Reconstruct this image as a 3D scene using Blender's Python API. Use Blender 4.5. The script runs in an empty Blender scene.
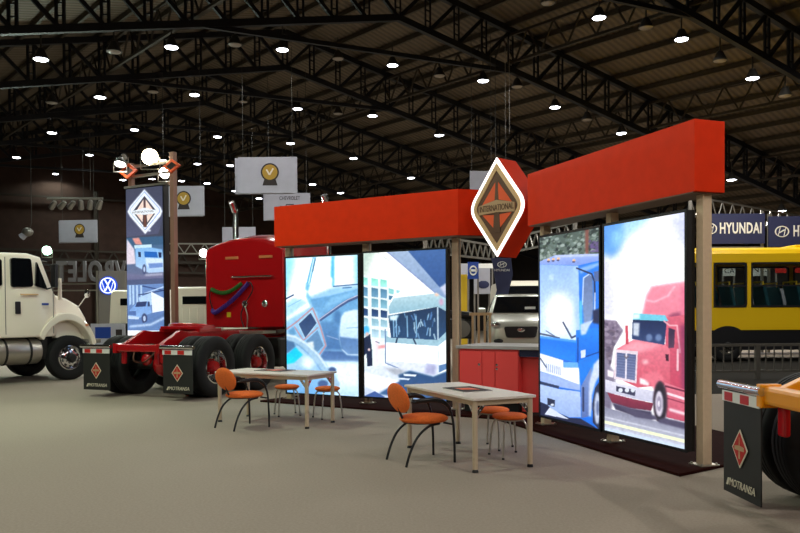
import bpy, math, random
import numpy as np
from mathutils import Vector, Matrix

random.seed(7)
rng = np.random.default_rng(7)
sc = bpy.context.scene
COL = sc.collection
PI = math.pi

# ------------------------------------------------------------------ camera
FOC = 778.0                       # focal length in pixels of the 800 px wide frame
CAM_H = 1.6
PITCH = math.radians(-1.0)
ROLL = math.radians(0.40)
CX, CY = 400.0, 323.95             # principal point (the photo is a crop of a taller frame)
R_CAM = Matrix.Rotation(ROLL, 3, 'Y') @ Matrix.Rotation(PITCH, 3, 'X')


def ray(x, y):
    d = Vector(((x - CX) / FOC, 1.0, -(y - CY) / FOC))
    return R_CAM @ d


def at(x, y, Y):
    """point of the place seen at x, y at a distance Y in front of the camera"""
    d = ray(x, y)
    return Vector((0, 0, CAM_H)) + d * (Y / d.y)


def gp(x, y, z=0.0):
    """point of the place seen at x, y at a height z"""
    d = ray(x, y)
    return Vector((0, 0, CAM_H)) + d * ((z - CAM_H) / d.z)


cam_d = bpy.data.cameras.new('camera')
cam = bpy.data.objects.new('camera', cam_d)
COL.objects.link(cam)
cam_d.sensor_width = 36.0
cam_d.lens = FOC * 36.0 / 800.0
cam_d.shift_x = 0.0
cam_d.shift_y = (CY - 266.5) / 800.0
cam_d.clip_end = 300
cam.location = (0, 0, CAM_H)
cam.rotation_euler = (R_CAM @ Matrix.Rotation(PI / 2, 3, 'X')).to_euler()
sc.camera = cam

# --------------------------------------------------------------- materials
def lin(c):
    out = []
    for v in c[:3]:
        v = v / 255.0
        out.append(v / 12.92 if v <= 0.04045 else ((v + 0.055) / 1.055) ** 2.4)
    return out


def mat(name, rgb, rough=0.5, metal=0.0, emit=None, estr=0.0, spec=0.5, noise=0.0, nscale=20.0, bump=0.0, bscale=200.0, coat=0.0):
    m = bpy.data.materials.new(name)
    m.use_nodes = True
    nt = m.node_tree
    b = nt.nodes['Principled BSDF']
    c = lin(rgb)
    b.inputs['Base Color'].default_value = (*c, 1)
    b.inputs['Roughness'].default_value = rough
    b.inputs['Metallic'].default_value = metal
    b.inputs['Specular IOR Level'].default_value = spec
    b.inputs['Coat Weight'].default_value = coat
    if emit is not None:
        b.inputs['Emission Color'].default_value = (*lin(emit), 1)
        b.inputs['Emission Strength'].default_value = estr
    if noise or bump:
        tc = nt.nodes.new('ShaderNodeTexCoord')
    if noise:
        n = nt.nodes.new('ShaderNodeTexNoise')
        n.inputs['Scale'].default_value = nscale
        n.inputs['Detail'].default_value = 6
        r = nt.nodes.new('ShaderNodeValToRGB')
        r.color_ramp.elements[0].position = 0.3
        r.color_ramp.elements[1].position = 0.7
        r.color_ramp.elements[0].color = (*[v * (1 - noise) for v in c], 1)
        r.color_ramp.elements[1].color = (*[min(1, v * (1 + noise)) for v in c], 1)
        nt.links.new(tc.outputs['Object'], n.inputs['Vector'])
        nt.links.new(n.outputs['Fac'], r.inputs['Fac'])
        nt.links.new(r.outputs['Color'], b.inputs['Base Color'])
    if bump:
        n2 = nt.nodes.new('ShaderNodeTexNoise')
        n2.inputs['Scale'].default_value = bscale
        n2.inputs['Detail'].default_value = 4
        bp = nt.nodes.new('ShaderNodeBump')
        bp.inputs['Strength'].default_value = bump
        bp.inputs['Distance'].default_value = 0.01
        nt.links.new(tc.outputs['Object'], n2.inputs['Vector'])
        nt.links.new(n2.outputs['Fac'], bp.inputs['Height'])
        nt.links.new(bp.outputs['Normal'], b.inputs['Normal'])
    return m


M = {}
M['carpet'] = mat('grey_carpet', (162, 150, 136), 0.95, noise=0.09, nscale=45, bump=0.5, bscale=260, spec=0.1)
M['dark_carpet'] = mat('dark_carpet', (38, 36, 33), 0.95, noise=0.2, nscale=30, spec=0.1)
M['orange'] = mat('orange_painted_board', (222, 50, 8), 0.6, noise=0.05, nscale=6, spec=0.12)
M['post'] = mat('beige_post_paint', (216, 190, 158), 0.5, noise=0.04)
M['platform'] = mat('dark_maroon_carpet', (44, 17, 13), 0.92, noise=0.15, nscale=9, spec=0.05)
M['platform_edge'] = mat('black_edge', (10, 10, 14), 0.5)
M['black'] = mat('black_housing', (12, 12, 18), 0.45)
M['blackmetal'] = mat('black_tube', (14, 14, 17), 0.35)
M['rubber'] = mat('tyre_rubber', (17, 17, 18), 0.75, noise=0.2, nscale=30, spec=0.35)
M['chrome'] = mat('chrome', (225, 225, 228), 0.12, 1.0)
M['alu'] = mat('brushed_aluminium', (190, 184, 172), 0.35, 0.85)
M['leg'] = mat('light_grey_table_leg', (208, 188, 160), 0.4, 0.25)
M['tabletop'] = mat('grey_laminate', (226, 216, 206), 0.4, noise=0.04, nscale=40)
M['fabric'] = mat('orange_fabric', (240, 118, 56), 0.85, noise=0.1, nscale=60, bump=0.3, bscale=300, spec=0.15)
M['cab_red'] = mat('red_laminate', (246, 80, 78), 0.4, spec=0.4)
M['worktop'] = mat('pale_grey_worktop', (176, 172, 172), 0.35)
M['navy'] = mat('dark_navy_board', (34, 40, 80), 0.6)
M['truck_red'] = mat('red_truck_paint', (176, 16, 22), 0.22, coat=0.6, spec=0.5)
M['truck_white'] = mat('white_truck_paint', (242, 232, 214), 0.3, coat=0.4)
M['truck_yellow'] = mat('orange_yellow_paint', (240, 152, 6), 0.35, coat=0.3)
M['bus_yellow'] = mat('yellow_bus_paint', (236, 192, 12), 0.35, coat=0.3)
M['silver'] = mat('silver_car_paint', (196, 194, 182), 0.25, 0.35, coat=0.5)
M['glass'] = mat('dark_glass', (12, 14, 18), 0.06, spec=0.8)
M['clear'] = bpy.data.materials.new('window_glass')
M['clear'].use_nodes = True
_n = M['clear'].node_tree
_n.nodes.remove(_n.nodes['Principled BSDF'])
_t = _n.nodes.new('ShaderNodeBsdfTransparent')
_t.inputs['Color'].default_value = (0.82, 0.86, 0.86, 1)
_g = _n.nodes.new('ShaderNodeBsdfGlossy')
_g.inputs['Roughness'].default_value = 0.03
_x = _n.nodes.new('ShaderNodeMixShader')
_x.inputs['Fac'].default_value = 0.06
_n.links.new(_t.outputs[0], _x.inputs[1])
_n.links.new(_g.outputs[0], _x.inputs[2])
_n.links.new(_x.outputs[0], _n.nodes['Material Output'].inputs['Surface'])
M['teal'] = mat('teal_seat_fabric', (28, 92, 104), 0.8)
M['flap'] = mat('mudflap_rubber', (34, 34, 32), 0.65, noise=0.12, nscale=8)
M['white'] = mat('white_paint', (230, 228, 224), 0.5)
M['red_mark'] = mat('red_mark', (190, 34, 26), 0.5)
M['orange_mark'] = mat('orange_red_mark', (236, 92, 40), 0.5)
M['cream_mark'] = mat('cream_lettering', (222, 212, 190), 0.5)
M['gold'] = mat('gold_paint', (224, 184, 134), 0.45, 0.1)
M['brown'] = mat('dark_bronze', (98, 66, 46), 0.5)
M['tan'] = mat('tan_band', (188, 154, 116), 0.45)
M['tower_post'] = mat('brown_tower_post_paint', (150, 112, 96), 0.55)
M['rim_glow'] = mat('lit_white_border', (255, 255, 255), 0.5, emit=(255, 250, 246), estr=1.5)
M['steel'] = mat('dark_blue_steel', (7, 8, 17), 0.6)
M['purlin'] = mat('brown_purlin_steel', (62, 54, 41), 0.7)
M['girder'] = mat('brown_girder_steel', (52, 44, 34), 0.7)
M['hood'] = mat('grey_lamp_hood', (60, 58, 54), 0.5, 0.3)
M['lens'] = mat('lit_lamp_lens', (255, 255, 255), 0.4, emit=(240, 244, 255), estr=14)
M['lens_off'] = mat('unlit_lamp_lens', (150, 140, 130), 0.3)
M['flood_warm'] = mat('lit_warm_lens', (255, 240, 200), 0.4, emit=(255, 236, 190), estr=40)
M['flood_white'] = mat('lit_white_lens', (255, 255, 255), 0.4, emit=(255, 250, 240), estr=25)
M['flood_green'] = mat('lit_greenish_lens', (230, 255, 240), 0.4, emit=(190, 255, 220), estr=20)
M['banner'] = mat('white_banner_cloth', (172, 172, 184), 0.8, noise=0.04, nscale=4)
M['wall'] = mat('brown_brick_wall', (62, 42, 33), 0.9, noise=0.2, nscale=2)
M['darkwall'] = mat('dark_wall', (40, 33, 30), 0.9, noise=0.2, nscale=2)
M['grey'] = mat('grey_paint', (118, 112, 106), 0.6)
M['rail'] = mat('grey_barrier_paint', (92, 88, 82), 0.5, 0.3)
M['truss'] = mat('aluminium_truss', (150, 146, 138), 0.4, 0.7)
M['blue'] = mat('blue_sign_paint', (24, 62, 150), 0.4)
M['blue_glow'] = mat('lit_blue_sign', (20, 60, 170), 0.4, emit=(24, 70, 200), estr=0.8)
M['white_glow'] = mat('lit_white_mark', (255, 255, 255), 0.4, emit=(240, 244, 255), estr=1.0)
M['green_hose'] = mat('green_hose', (40, 104, 30), 0.5)
M['blue_hose'] = mat('blue_violet_hose', (74, 40, 140), 0.5)
M['yellow_tag'] = mat('yellow_tag', (214, 176, 30), 0.5)
M['red_lens'] = mat('red_lamp_lens', (170, 16, 26), 0.25)
M['amber'] = mat('amber_marker_lens', (210, 130, 80), 0.3)
M['lettergrey'] = mat('grey_letter_back', (112, 110, 112), 0.7)
M['bronze_yellow'] = mat('yellow_medal', (170, 134, 40), 0.6)
M['dark_print'] = mat('dark_print', (44, 36, 36), 0.8)
M['hydr'] = mat('dark_machinery', (28, 26, 24), 0.6)
M['pink_reflect'] = mat('reflective_red', (200, 40, 36), 0.3)


def roof_mat():
    m = mat('corrugated_roof_sheet', (96, 90, 72), 0.7)
    nt = m.node_tree
    b = nt.nodes['Principled BSDF']
    tc = nt.nodes.new('ShaderNodeTexCoord')
    mp = nt.nodes.new('ShaderNodeMapping')
    mp.inputs['Rotation'].default_value = (0, 0, math.atan2(0.755, -0.655) * -1)
    w = nt.nodes.new('ShaderNodeTexWave')
    w.wave_type = 'BANDS'
    w.bands_direction = 'X'
    w.inputs['Scale'].default_value = 1.3
    rp = nt.nodes.new('ShaderNodeValToRGB')
    c = lin((92, 79, 62))
    rp.color_ramp.elements[0].color = (*[v * 0.72 for v in c], 1)
    rp.color_ramp.elements[1].color = (*[v * 1.2 for v in c], 1)
    bp = nt.nodes.new('ShaderNodeBump')
    bp.inputs['Strength'].default_value = 0.6
    bp.inputs['Distance'].default_value = 0.04
    nt.links.new(tc.outputs['Object'], mp.inputs['Vector'])
    nt.links.new(mp.outputs['Vector'], w.inputs['Vector'])
    nt.links.new(w.outputs['Fac'], rp.inputs['Fac'])
    nt.links.new(rp.outputs['Color'], b.inputs['Base Color'])
    nt.links.new(w.outputs['Fac'], bp.inputs['Height'])
    nt.links.new(bp.outputs['Normal'], b.inputs['Normal'])
    return m


M['roof'] = roof_mat()

# ------------------------------------------------------------ mesh building
class MB:
    def __init__(s):
        s.v, s.f = [], []

    def add(s, vs, fs, mtx=None):
        o = len(s.v)
        for p in vs:
            p = Vector(p)
            s.v.append(mtx @ p if mtx is not None else p)
        s.f += [tuple(i + o for i in f) for f in fs]
        return s

    def box(s, c, d, rz=0.0, mtx=None):
        x, y, z = d[0] / 2, d[1] / 2, d[2] / 2
        vs = [(-x, -y, -z), (x, -y, -z), (x, y, -z), (-x, y, -z), (-x, -y, z), (x, -y, z), (x, y, z), (-x, y, z)]
        m = Matrix.Translation(c) @ Matrix.Rotation(rz, 4, 'Z')
        if mtx is not None:
            m = mtx @ m
        return s.add(vs, [(0, 3, 2, 1), (4, 5, 6, 7), (0, 1, 5, 4), (1, 2, 6, 5), (2, 3, 7, 6), (3, 0, 4, 7)], m)

    def bar(s, a, b, w, h=None):
        """square bar from a to b"""
        a, b = Vector(a), Vector(b)
        h = h or w
        d = b - a
        L = d.length
        if L < 1e-6:
            return s
        z = d / L
        up = Vector((0, 0, 1)) if abs(z.z) < 0.95 else Vector((0, 1, 0))
        x = up.cross(z).normalized()
        y = z.cross(x)
        m = Matrix((x, y, z)).transposed().to_4x4()
        m.translation = (a + b) / 2
        return s.box((0, 0, 0), (w, h, L), 0, m)

    def tube(s, pts, r, n=10, cap=True):
        pts = [Vector(p) for p in pts]
        rs = r if isinstance(r, (list, tuple)) else [r] * len(pts)
        o = len(s.v)
        prev = None
        for i, p in enumerate(pts):
            t = (pts[min(i + 1, len(pts) - 1)] - pts[max(i - 1, 0)]).normalized()
            if prev is None:
                up = Vector((0, 0, 1)) if abs(t.z) < 0.9 else Vector((1, 0, 0))
                x = up.cross(t).normalized()
            else:
                x = (prev - t * prev.dot(t)).normalized()
            prev = x
            y = t.cross(x)
            for k in range(n):
                a = 2 * PI * k / n
                s.v.append(p + (x * math.cos(a) + y * math.sin(a)) * rs[i])
        for i in range(len(pts) - 1):
            for k in range(n):
                a, b = o + i * n + k, o + i * n + (k + 1) % n
                s.f.append((a, b, b + n, a + n))
        if cap:
            s.f.append(tuple(o + k for k in reversed(range(n))))
            e = o + (len(pts) - 1) * n
            s.f.append(tuple(e + k for k in range(n)))
        return s

    def lathe(s, prof, n=32, mtx=None, close=False, cap0=True):
        """profile of (radius, height) turned about z"""
        o = len(s.v)
        for (r, z) in prof:
            for k in range(n):
                a = 2 * PI * k / n
                p = Vector((r * math.cos(a), r * math.sin(a), z))
                s.v.append(mtx @ p if mtx is not None else p)
        m = len(prof)
        for i in range(m if close else m - 1):
            j = (i + 1) % m
            for k in range(n):
                l = (k + 1) % n
                s.f.append((o + i * n + k, o + i * n + l, o + j * n + l, o + j * n + k))
        if not close:
            if cap0:
                s.f.append(tuple(o + k for k in reversed(range(n))))
            s.f.append(tuple(o + (m - 1) * n + k for k in range(n)))
        return s

    def prism(s, poly, d0, d1, mtx=None, axis='z'):
        """polygon of (u, v) pushed from d0 to d1 along the axis"""
        n = len(poly)
        if axis == 'z':
            f = lambda p, d: (p[0], p[1], d)
        elif axis == 'y':
            f = lambda p, d: (p[0], d, p[1])
        else:
            f = lambda p, d: (d, p[0], p[1])
        vs = [f(p, d0) for p in poly] + [f(p, d1) for p in poly]
        fs = [tuple(reversed(range(n))), tuple(range(n, 2 * n))]
        fs += [(i, (i + 1) % n, n + (i + 1) % n, n + i) for i in range(n)]
        return s.add(vs, fs, mtx)

    def ring(s, outer, inner, d0, d1, mtx=None, axis='z'):
        """band between two outlines of the same number of points, with thickness"""
        n = len(outer)
        if axis == 'z':
            f = lambda p, d: (p[0], p[1], d)
        elif axis == 'y':
            f = lambda p, d: (p[0], d, p[1])
        else:
            f = lambda p, d: (d, p[0], p[1])
        vs = [f(p, d0) for p in outer] + [f(p, d0) for p in inner] + [f(p, d1) for p in outer] + [f(p, d1) for p in inner]
        fs = []
        for i in range(n):
            j = (i + 1) % n
            fs += [(i, j, n + j, n + i), (2 * n + i, 3 * n + i, 3 * n + j, 2 * n + j),
                   (i, 2 * n + i, 2 * n + j, j), (n + i, n + j, 3 * n + j, 3 * n + i)]
        return s.add(vs, fs, mtx)

    def loft(s, rings, cap=True, mtx=None):
        n = len(rings[0])
        vs = [p for r in rings for p in r]
        fs = []
        for i in range(len(rings) - 1):
            for k in range(n):
                l = (k + 1) % n
                fs.append((i * n + k, i * n + l, (i + 1) * n + l, (i + 1) * n + k))
        if cap:
            fs.append(tuple(reversed(range(n))))
            fs.append(tuple((len(rings) - 1) * n + k for k in range(n)))
        return s.add(vs, fs, mtx)

    def quad(s, a, b, c, d):
        return s.add([a, b, c, d], [(0, 1, 2, 3)])

    def ellipsoid(s, c, r, n=20, m=10, mtx=None, p=1.0):
        rings = []
        for i in range(1, m):
            t = PI * i / m
            rr, zz = math.sin(t) ** p, -math.cos(t)
            rings.append([(c[0] + r[0] * rr * math.cos(2 * PI * k / n), c[1] + r[1] * rr * math.sin(2 * PI * k / n), c[2] + r[2] * zz) for k in range(n)])
        return s.loft(rings, True, mtx)

    def build(s, name, mt, parent=None, bevel=0.0, smooth=False, seg=2, sub=0):
        me = bpy.data.meshes.new(name)
        me.from_pydata([tuple(p) for p in s.v], [], s.f)
        me.update()
        import bmesh
        bm = bmesh.new()
        bm.from_mesh(me)
        bmesh.ops.recalc_face_normals(bm, faces=bm.faces)
        bm.to_mesh(me)
        bm.free()
        me.materials.append(mt)
        if smooth:
            me.polygons.foreach_set('use_smooth', [True] * len(me.polygons))
            me.set_sharp_from_angle(angle=math.radians(40))
        o = bpy.data.objects.new(name, me)
        COL.objects.link(o)
        if parent is not None:
            o.parent = parent
        if bevel:
            bv = o.modifiers.new('bevel', 'BEVEL')
            bv.width = bevel
            bv.segments = seg
            bv.limit_method = 'ANGLE'
        if sub:
            ss = o.modifiers.new('subsurf', 'SUBSURF')
            ss.levels = ss.render_levels = sub
        return o


def tag(o, label=None, cat=None, group=None, kind=None):
    if label:
        o['label'] = label
    if cat:
        o['category'] = cat
    if group:
        o['group'] = group
    if kind:
        o['kind'] = kind
    return o


def thing(name, label, cat, loc=(0, 0, 0), rz=0.0, group=None):
    o = bpy.data.objects.new(name, None)
    COL.objects.link(o)
    o.empty_display_size = 0.2
    o.location = loc
    o.rotation_euler = (0, 0, rz)
    return tag(o, label, cat, group)


def copy_tree(o, parent=None):
    c = o.copy()
    COL.objects.link(c)
    c.parent = parent
    for ch in list(o.children):
        copy_tree(ch, c)
    return c


def text_mesh(txt, name, mt, size, loc, rot, parent=None, depth=0.004, width=None, spacing=1.0, shear=0.0, align='CENTER', bold=0.0):
    cu = bpy.data.curves.new('lettering_curve', 'FONT')
    cu.body = txt
    cu.size = size
    cu.align_x = align
    cu.align_y = 'CENTER'
    cu.extrude = depth
    cu.offset = bold
    cu.space_character = spacing
    cu.shear = shear
    cu.resolution_u = 3
    tmp = bpy.data.objects.new('lettering_tmp', cu)
    COL.objects.link(tmp)
    bpy.context.view_layer.update()
    me = bpy.data.meshes.new_from_object(tmp.evaluated_get(bpy.context.evaluated_depsgraph_get()))
    bpy.data.objects.remove(tmp)
    bpy.data.curves.remove(cu)
    me.materials.clear()
    me.materials.append(mt)
    if width:
        xs = [v.co.x for v in me.vertices]
        k = width / (max(xs) - min(xs))
        for v in me.vertices:
            v.co.x *= k
    o = bpy.data.objects.new(name, me)
    COL.objects.link(o)
    o.location = loc
    o.rotation_euler = rot
    if parent is not None:
        o.parent = parent
    return o


def arc(c, r, a0, a1, n, plane='xz'):
    out = []
    for i in range(n + 1):
        a = a0 + (a1 - a0) * i / n
        u, v = r * math.cos(a), r * math.sin(a)
        if plane == 'xz':
            out.append((c[0] + u, c[1], c[2] + v))
        elif plane == 'yz':
            out.append((c[0], c[1] + u, c[2] + v))
        else:
            out.append((c[0] + u, c[1] + v, c[2]))
    return out


def rounded(poly, r, n=4):
    """outline with its corners rounded; r is one radius or one per corner"""
    out = []
    m = len(poly)
    for i in range(m):
        ri = r[i] if isinstance(r, (list, tuple)) else r
        p = Vector(poly[i]); a = Vector(poly[i - 1]); b = Vector(poly[(i + 1) % m])
        u, v = (a - p), (b - p)
        d = min(ri, u.length * 0.49, v.length * 0.49)
        p0, p1 = p + u.normalized() * d, p + v.normalized() * d
        for k in range(n + 1):
            t = k / n
            out.append(tuple(p0 * (1 - t) ** 2 + p * 2 * t * (1 - t) + p1 * t * t))
    return out


def smooth_path(pts, n=6):
    pts = [Vector(p) for p in pts]
    out = []
    for i in range(len(pts) - 1):
        p0, p1, p2, p3 = pts[max(i - 1, 0)], pts[i], pts[i + 1], pts[min(i + 2, len(pts) - 1)]
        for k in range(n):
            t = k / n
            out.append(0.5 * ((2 * p1) + (p2 - p0) * t + (2 * p0 - 5 * p1 + 4 * p2 - p3) * t * t + (3 * p1 - p0 - 3 * p2 + p3) * t ** 3))
    out.append(pts[-1])
    return out
# ------------------------------------------------- printed, back-lit pictures
class Print:
    """a printed picture: colours worked out on a fine grid of the sheet. quad = where the sheet's
    corners (tl, tr, br, bl) lie in the sketch the shapes are noted down in."""

    def __init__(s, quad, w, h, base):
        s.w, s.h = w, h
        s.img = np.empty((h, w, 3))
        s.img[:] = np.array(base) / 255.0
        A, B = [], []
        for (x, y), (u, v) in zip(quad, [(0, 0), (w, 0), (w, h), (0, h)]):
            A.append([x, y, 1, 0, 0, 0, -u * x, -u * y]); B.append(u)
            A.append([0, 0, 0, x, y, 1, -v * x, -v * y]); B.append(v)
        s.H = np.linalg.solve(np.array(A, float), np.array(B, float))
        s.crop = (0, 0, 1)
        s.gy, s.gx = np.mgrid[0:h, 0:w]

    def m(s, pts):
        x0, y0, k = s.crop
        out = []
        for (x, y) in pts:
            x, y = x0 + x / k, y0 + y / k
            d = s.H[6] * x + s.H[7] * y + 1
            out.append(((s.H[0] * x + s.H[1] * y + s.H[2]) / d, (s.H[3] * x + s.H[4] * y + s.H[5]) / d))
        return out

    def mask(s, P):
        acc = np.zeros((s.h, s.w))
        for ox, oy in ((.25, .25), (.75, .25), (.25, .75), (.75, .75)):
            X, Y = s.gx + ox, s.gy + oy
            ins = np.zeros((s.h, s.w), bool)
            for i in range(len(P)):
                (x1, y1), (x2, y2) = P[i - 1], P[i]
                if y1 == y2:
                    continue
                c = ((y1 > Y) != (y2 > Y)) & (X < (x2 - x1) * (Y - y1) / (y2 - y1) + x1)
                ins ^= c
            acc += ins
        return acc / 4

    def blur(s, a, r):
        r = int(round(r))
        if r < 1:
            return a
        for _ in range(2):
            for ax in (0, 1):
                p = np.pad(a, [(r + 1, r) if k == ax else (0, 0) for k in (0, 1)], mode='edge')
                c = np.cumsum(p, axis=ax)
                n = 2 * r + 1
                a = (c[n:] - c[:-n]) / n if ax == 0 else (c[:, n:] - c[:, :-n]) / n
        return a

    def lay(s, k, col, col2=None, a=1.0):
        c = np.array(col) / 255.0
        if col2 is not None:
            rows = np.nonzero(k.max(axis=1) > 0.02)[0]
            if len(rows) == 0:
                return s
            t = np.clip((s.gy - rows[0]) / max(1, rows[-1] - rows[0]), 0, 1)[..., None]
            c = c * (1 - t) + np.array(col2) / 255.0 * t
        k = (k * a)[..., None]
        s.img = s.img * (1 - k) + c * k
        return s

    def poly(s, pts, col, col2=None, soft=0, a=1.0):
        return s.lay(s.blur(s.mask(s.m(pts)), soft), col, col2, a)

    def ell(s, c, rx, ry, col, soft=0, a=1.0):
        return s.poly([(c[0] + rx * math.cos(2 * PI * k / 28), c[1] + ry * math.sin(2 * PI * k / 28)) for k in range(28)], col, None, soft, a)

    def line(s, pts, wd, col, soft=0, a=1.0):
        P = s.m(pts)
        x0, y0, k = s.crop
        q = s.m([pts[0], (pts[0][0] + wd, pts[0][1])])
        hw = max(0.45, abs(q[1][0] - q[0][0]) / 2)
        acc = np.zeros((s.h, s.w))
        for i in range(len(P) - 1):
            (x1, y1), (x2, y2) = P[i], P[i + 1]
            dx, dy = x2 - x1, y2 - y1
            L2 = dx * dx + dy * dy + 1e-9
            t = np.clip(((s.gx + .5 - x1) * dx + (s.gy + .5 - y1) * dy) / L2, 0, 1)
            d = np.hypot(s.gx + .5 - x1 - t * dx, s.gy + .5 - y1 - t * dy)
            acc = np.maximum(acc, np.clip(hw + 0.5 - d, 0, 1))
        return s.lay(s.blur(acc, soft), col, None, a)

    def speck(s, pts, n, size, cols, a=0.8):
        P = s.m(pts)
        k = s.mask(P)
        ys, xs = np.nonzero(k > 0.5)
        if len(ys) == 0:
            return s
        for _ in range(n):
            i = rng.integers(len(ys))
            r = size * rng.uniform(0.5, 1.4)
            c = np.array(cols[rng.integers(len(cols))]) / 255.0
            d = np.hypot((s.gx - xs[i]) / rng.uniform(0.8, 1.8), s.gy - ys[i])
            q = (np.clip(r + 0.5 - d, 0, 1) * k * a)[..., None]
            s.img = s.img * (1 - q) + c * q
        return s

    def build(s, name, W, H, strength, parent, loc, gam=(1.12, 1.08, 1.06)):
        """sheet W x H standing in the local x-z plane, its picture facing -y; loc = lower corner at -x"""
        w, h = s.w, s.h
        n = s.blur(rng.normal(0, 1, (h, w)), 1)
        n = n / (n.std() + 1e-9)
        img = np.clip(s.img * (1 + 0.018 * n[..., None]), 0, 1) ** np.array(gam)
        l = np.where(img <= 0.04045, img / 12.92, ((img + 0.055) / 1.055) ** 2.4)
        xs = np.linspace(0, W, w)
        zs = np.linspace(H, 0, h)
        X, Z = np.meshgrid(xs, zs)
        v = np.stack([X, np.zeros_like(X), Z], -1).reshape(-1, 3) + np.array(loc)
        idx = np.arange(w * h).reshape(h, w)
        f = np.stack([idx[1:, :-1], idx[1:, 1:], idx[:-1, 1:], idx[:-1, :-1]], -1).reshape(-1, 4)
        me = bpy.data.meshes.new(name)
        me.from_pydata(v.tolist(), [], f.tolist())
        at_ = me.color_attributes.new('print', 'FLOAT_COLOR', 'POINT')
        rgba = np.concatenate([l.reshape(-1, 3), np.ones((w * h, 1))], 1).astype(np.float32)
        at_.data.foreach_set('color', rgba.ravel())
        m = bpy.data.materials.new('backlit_print')
        m.use_nodes = True
        nt = m.node_tree
        b = nt.nodes['Principled BSDF']
        ca = nt.nodes.new('ShaderNodeVertexColor')
        ca.layer_name = 'print'
        b.inputs['Base Color'].default_value = (0.03, 0.03, 0.03, 1)
        b.inputs['Roughness'].default_value = 0.35
        b.inputs['Emission Strength'].default_value = strength
        nt.links.new(ca.outputs['Color'], b.inputs['Emission Color'])
        me.materials.append(m)
        o = bpy.data.objects.new(name, me)
        COL.objects.link(o)
        o.parent = parent
        return o

    def blur3(s):
        return s.img


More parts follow.
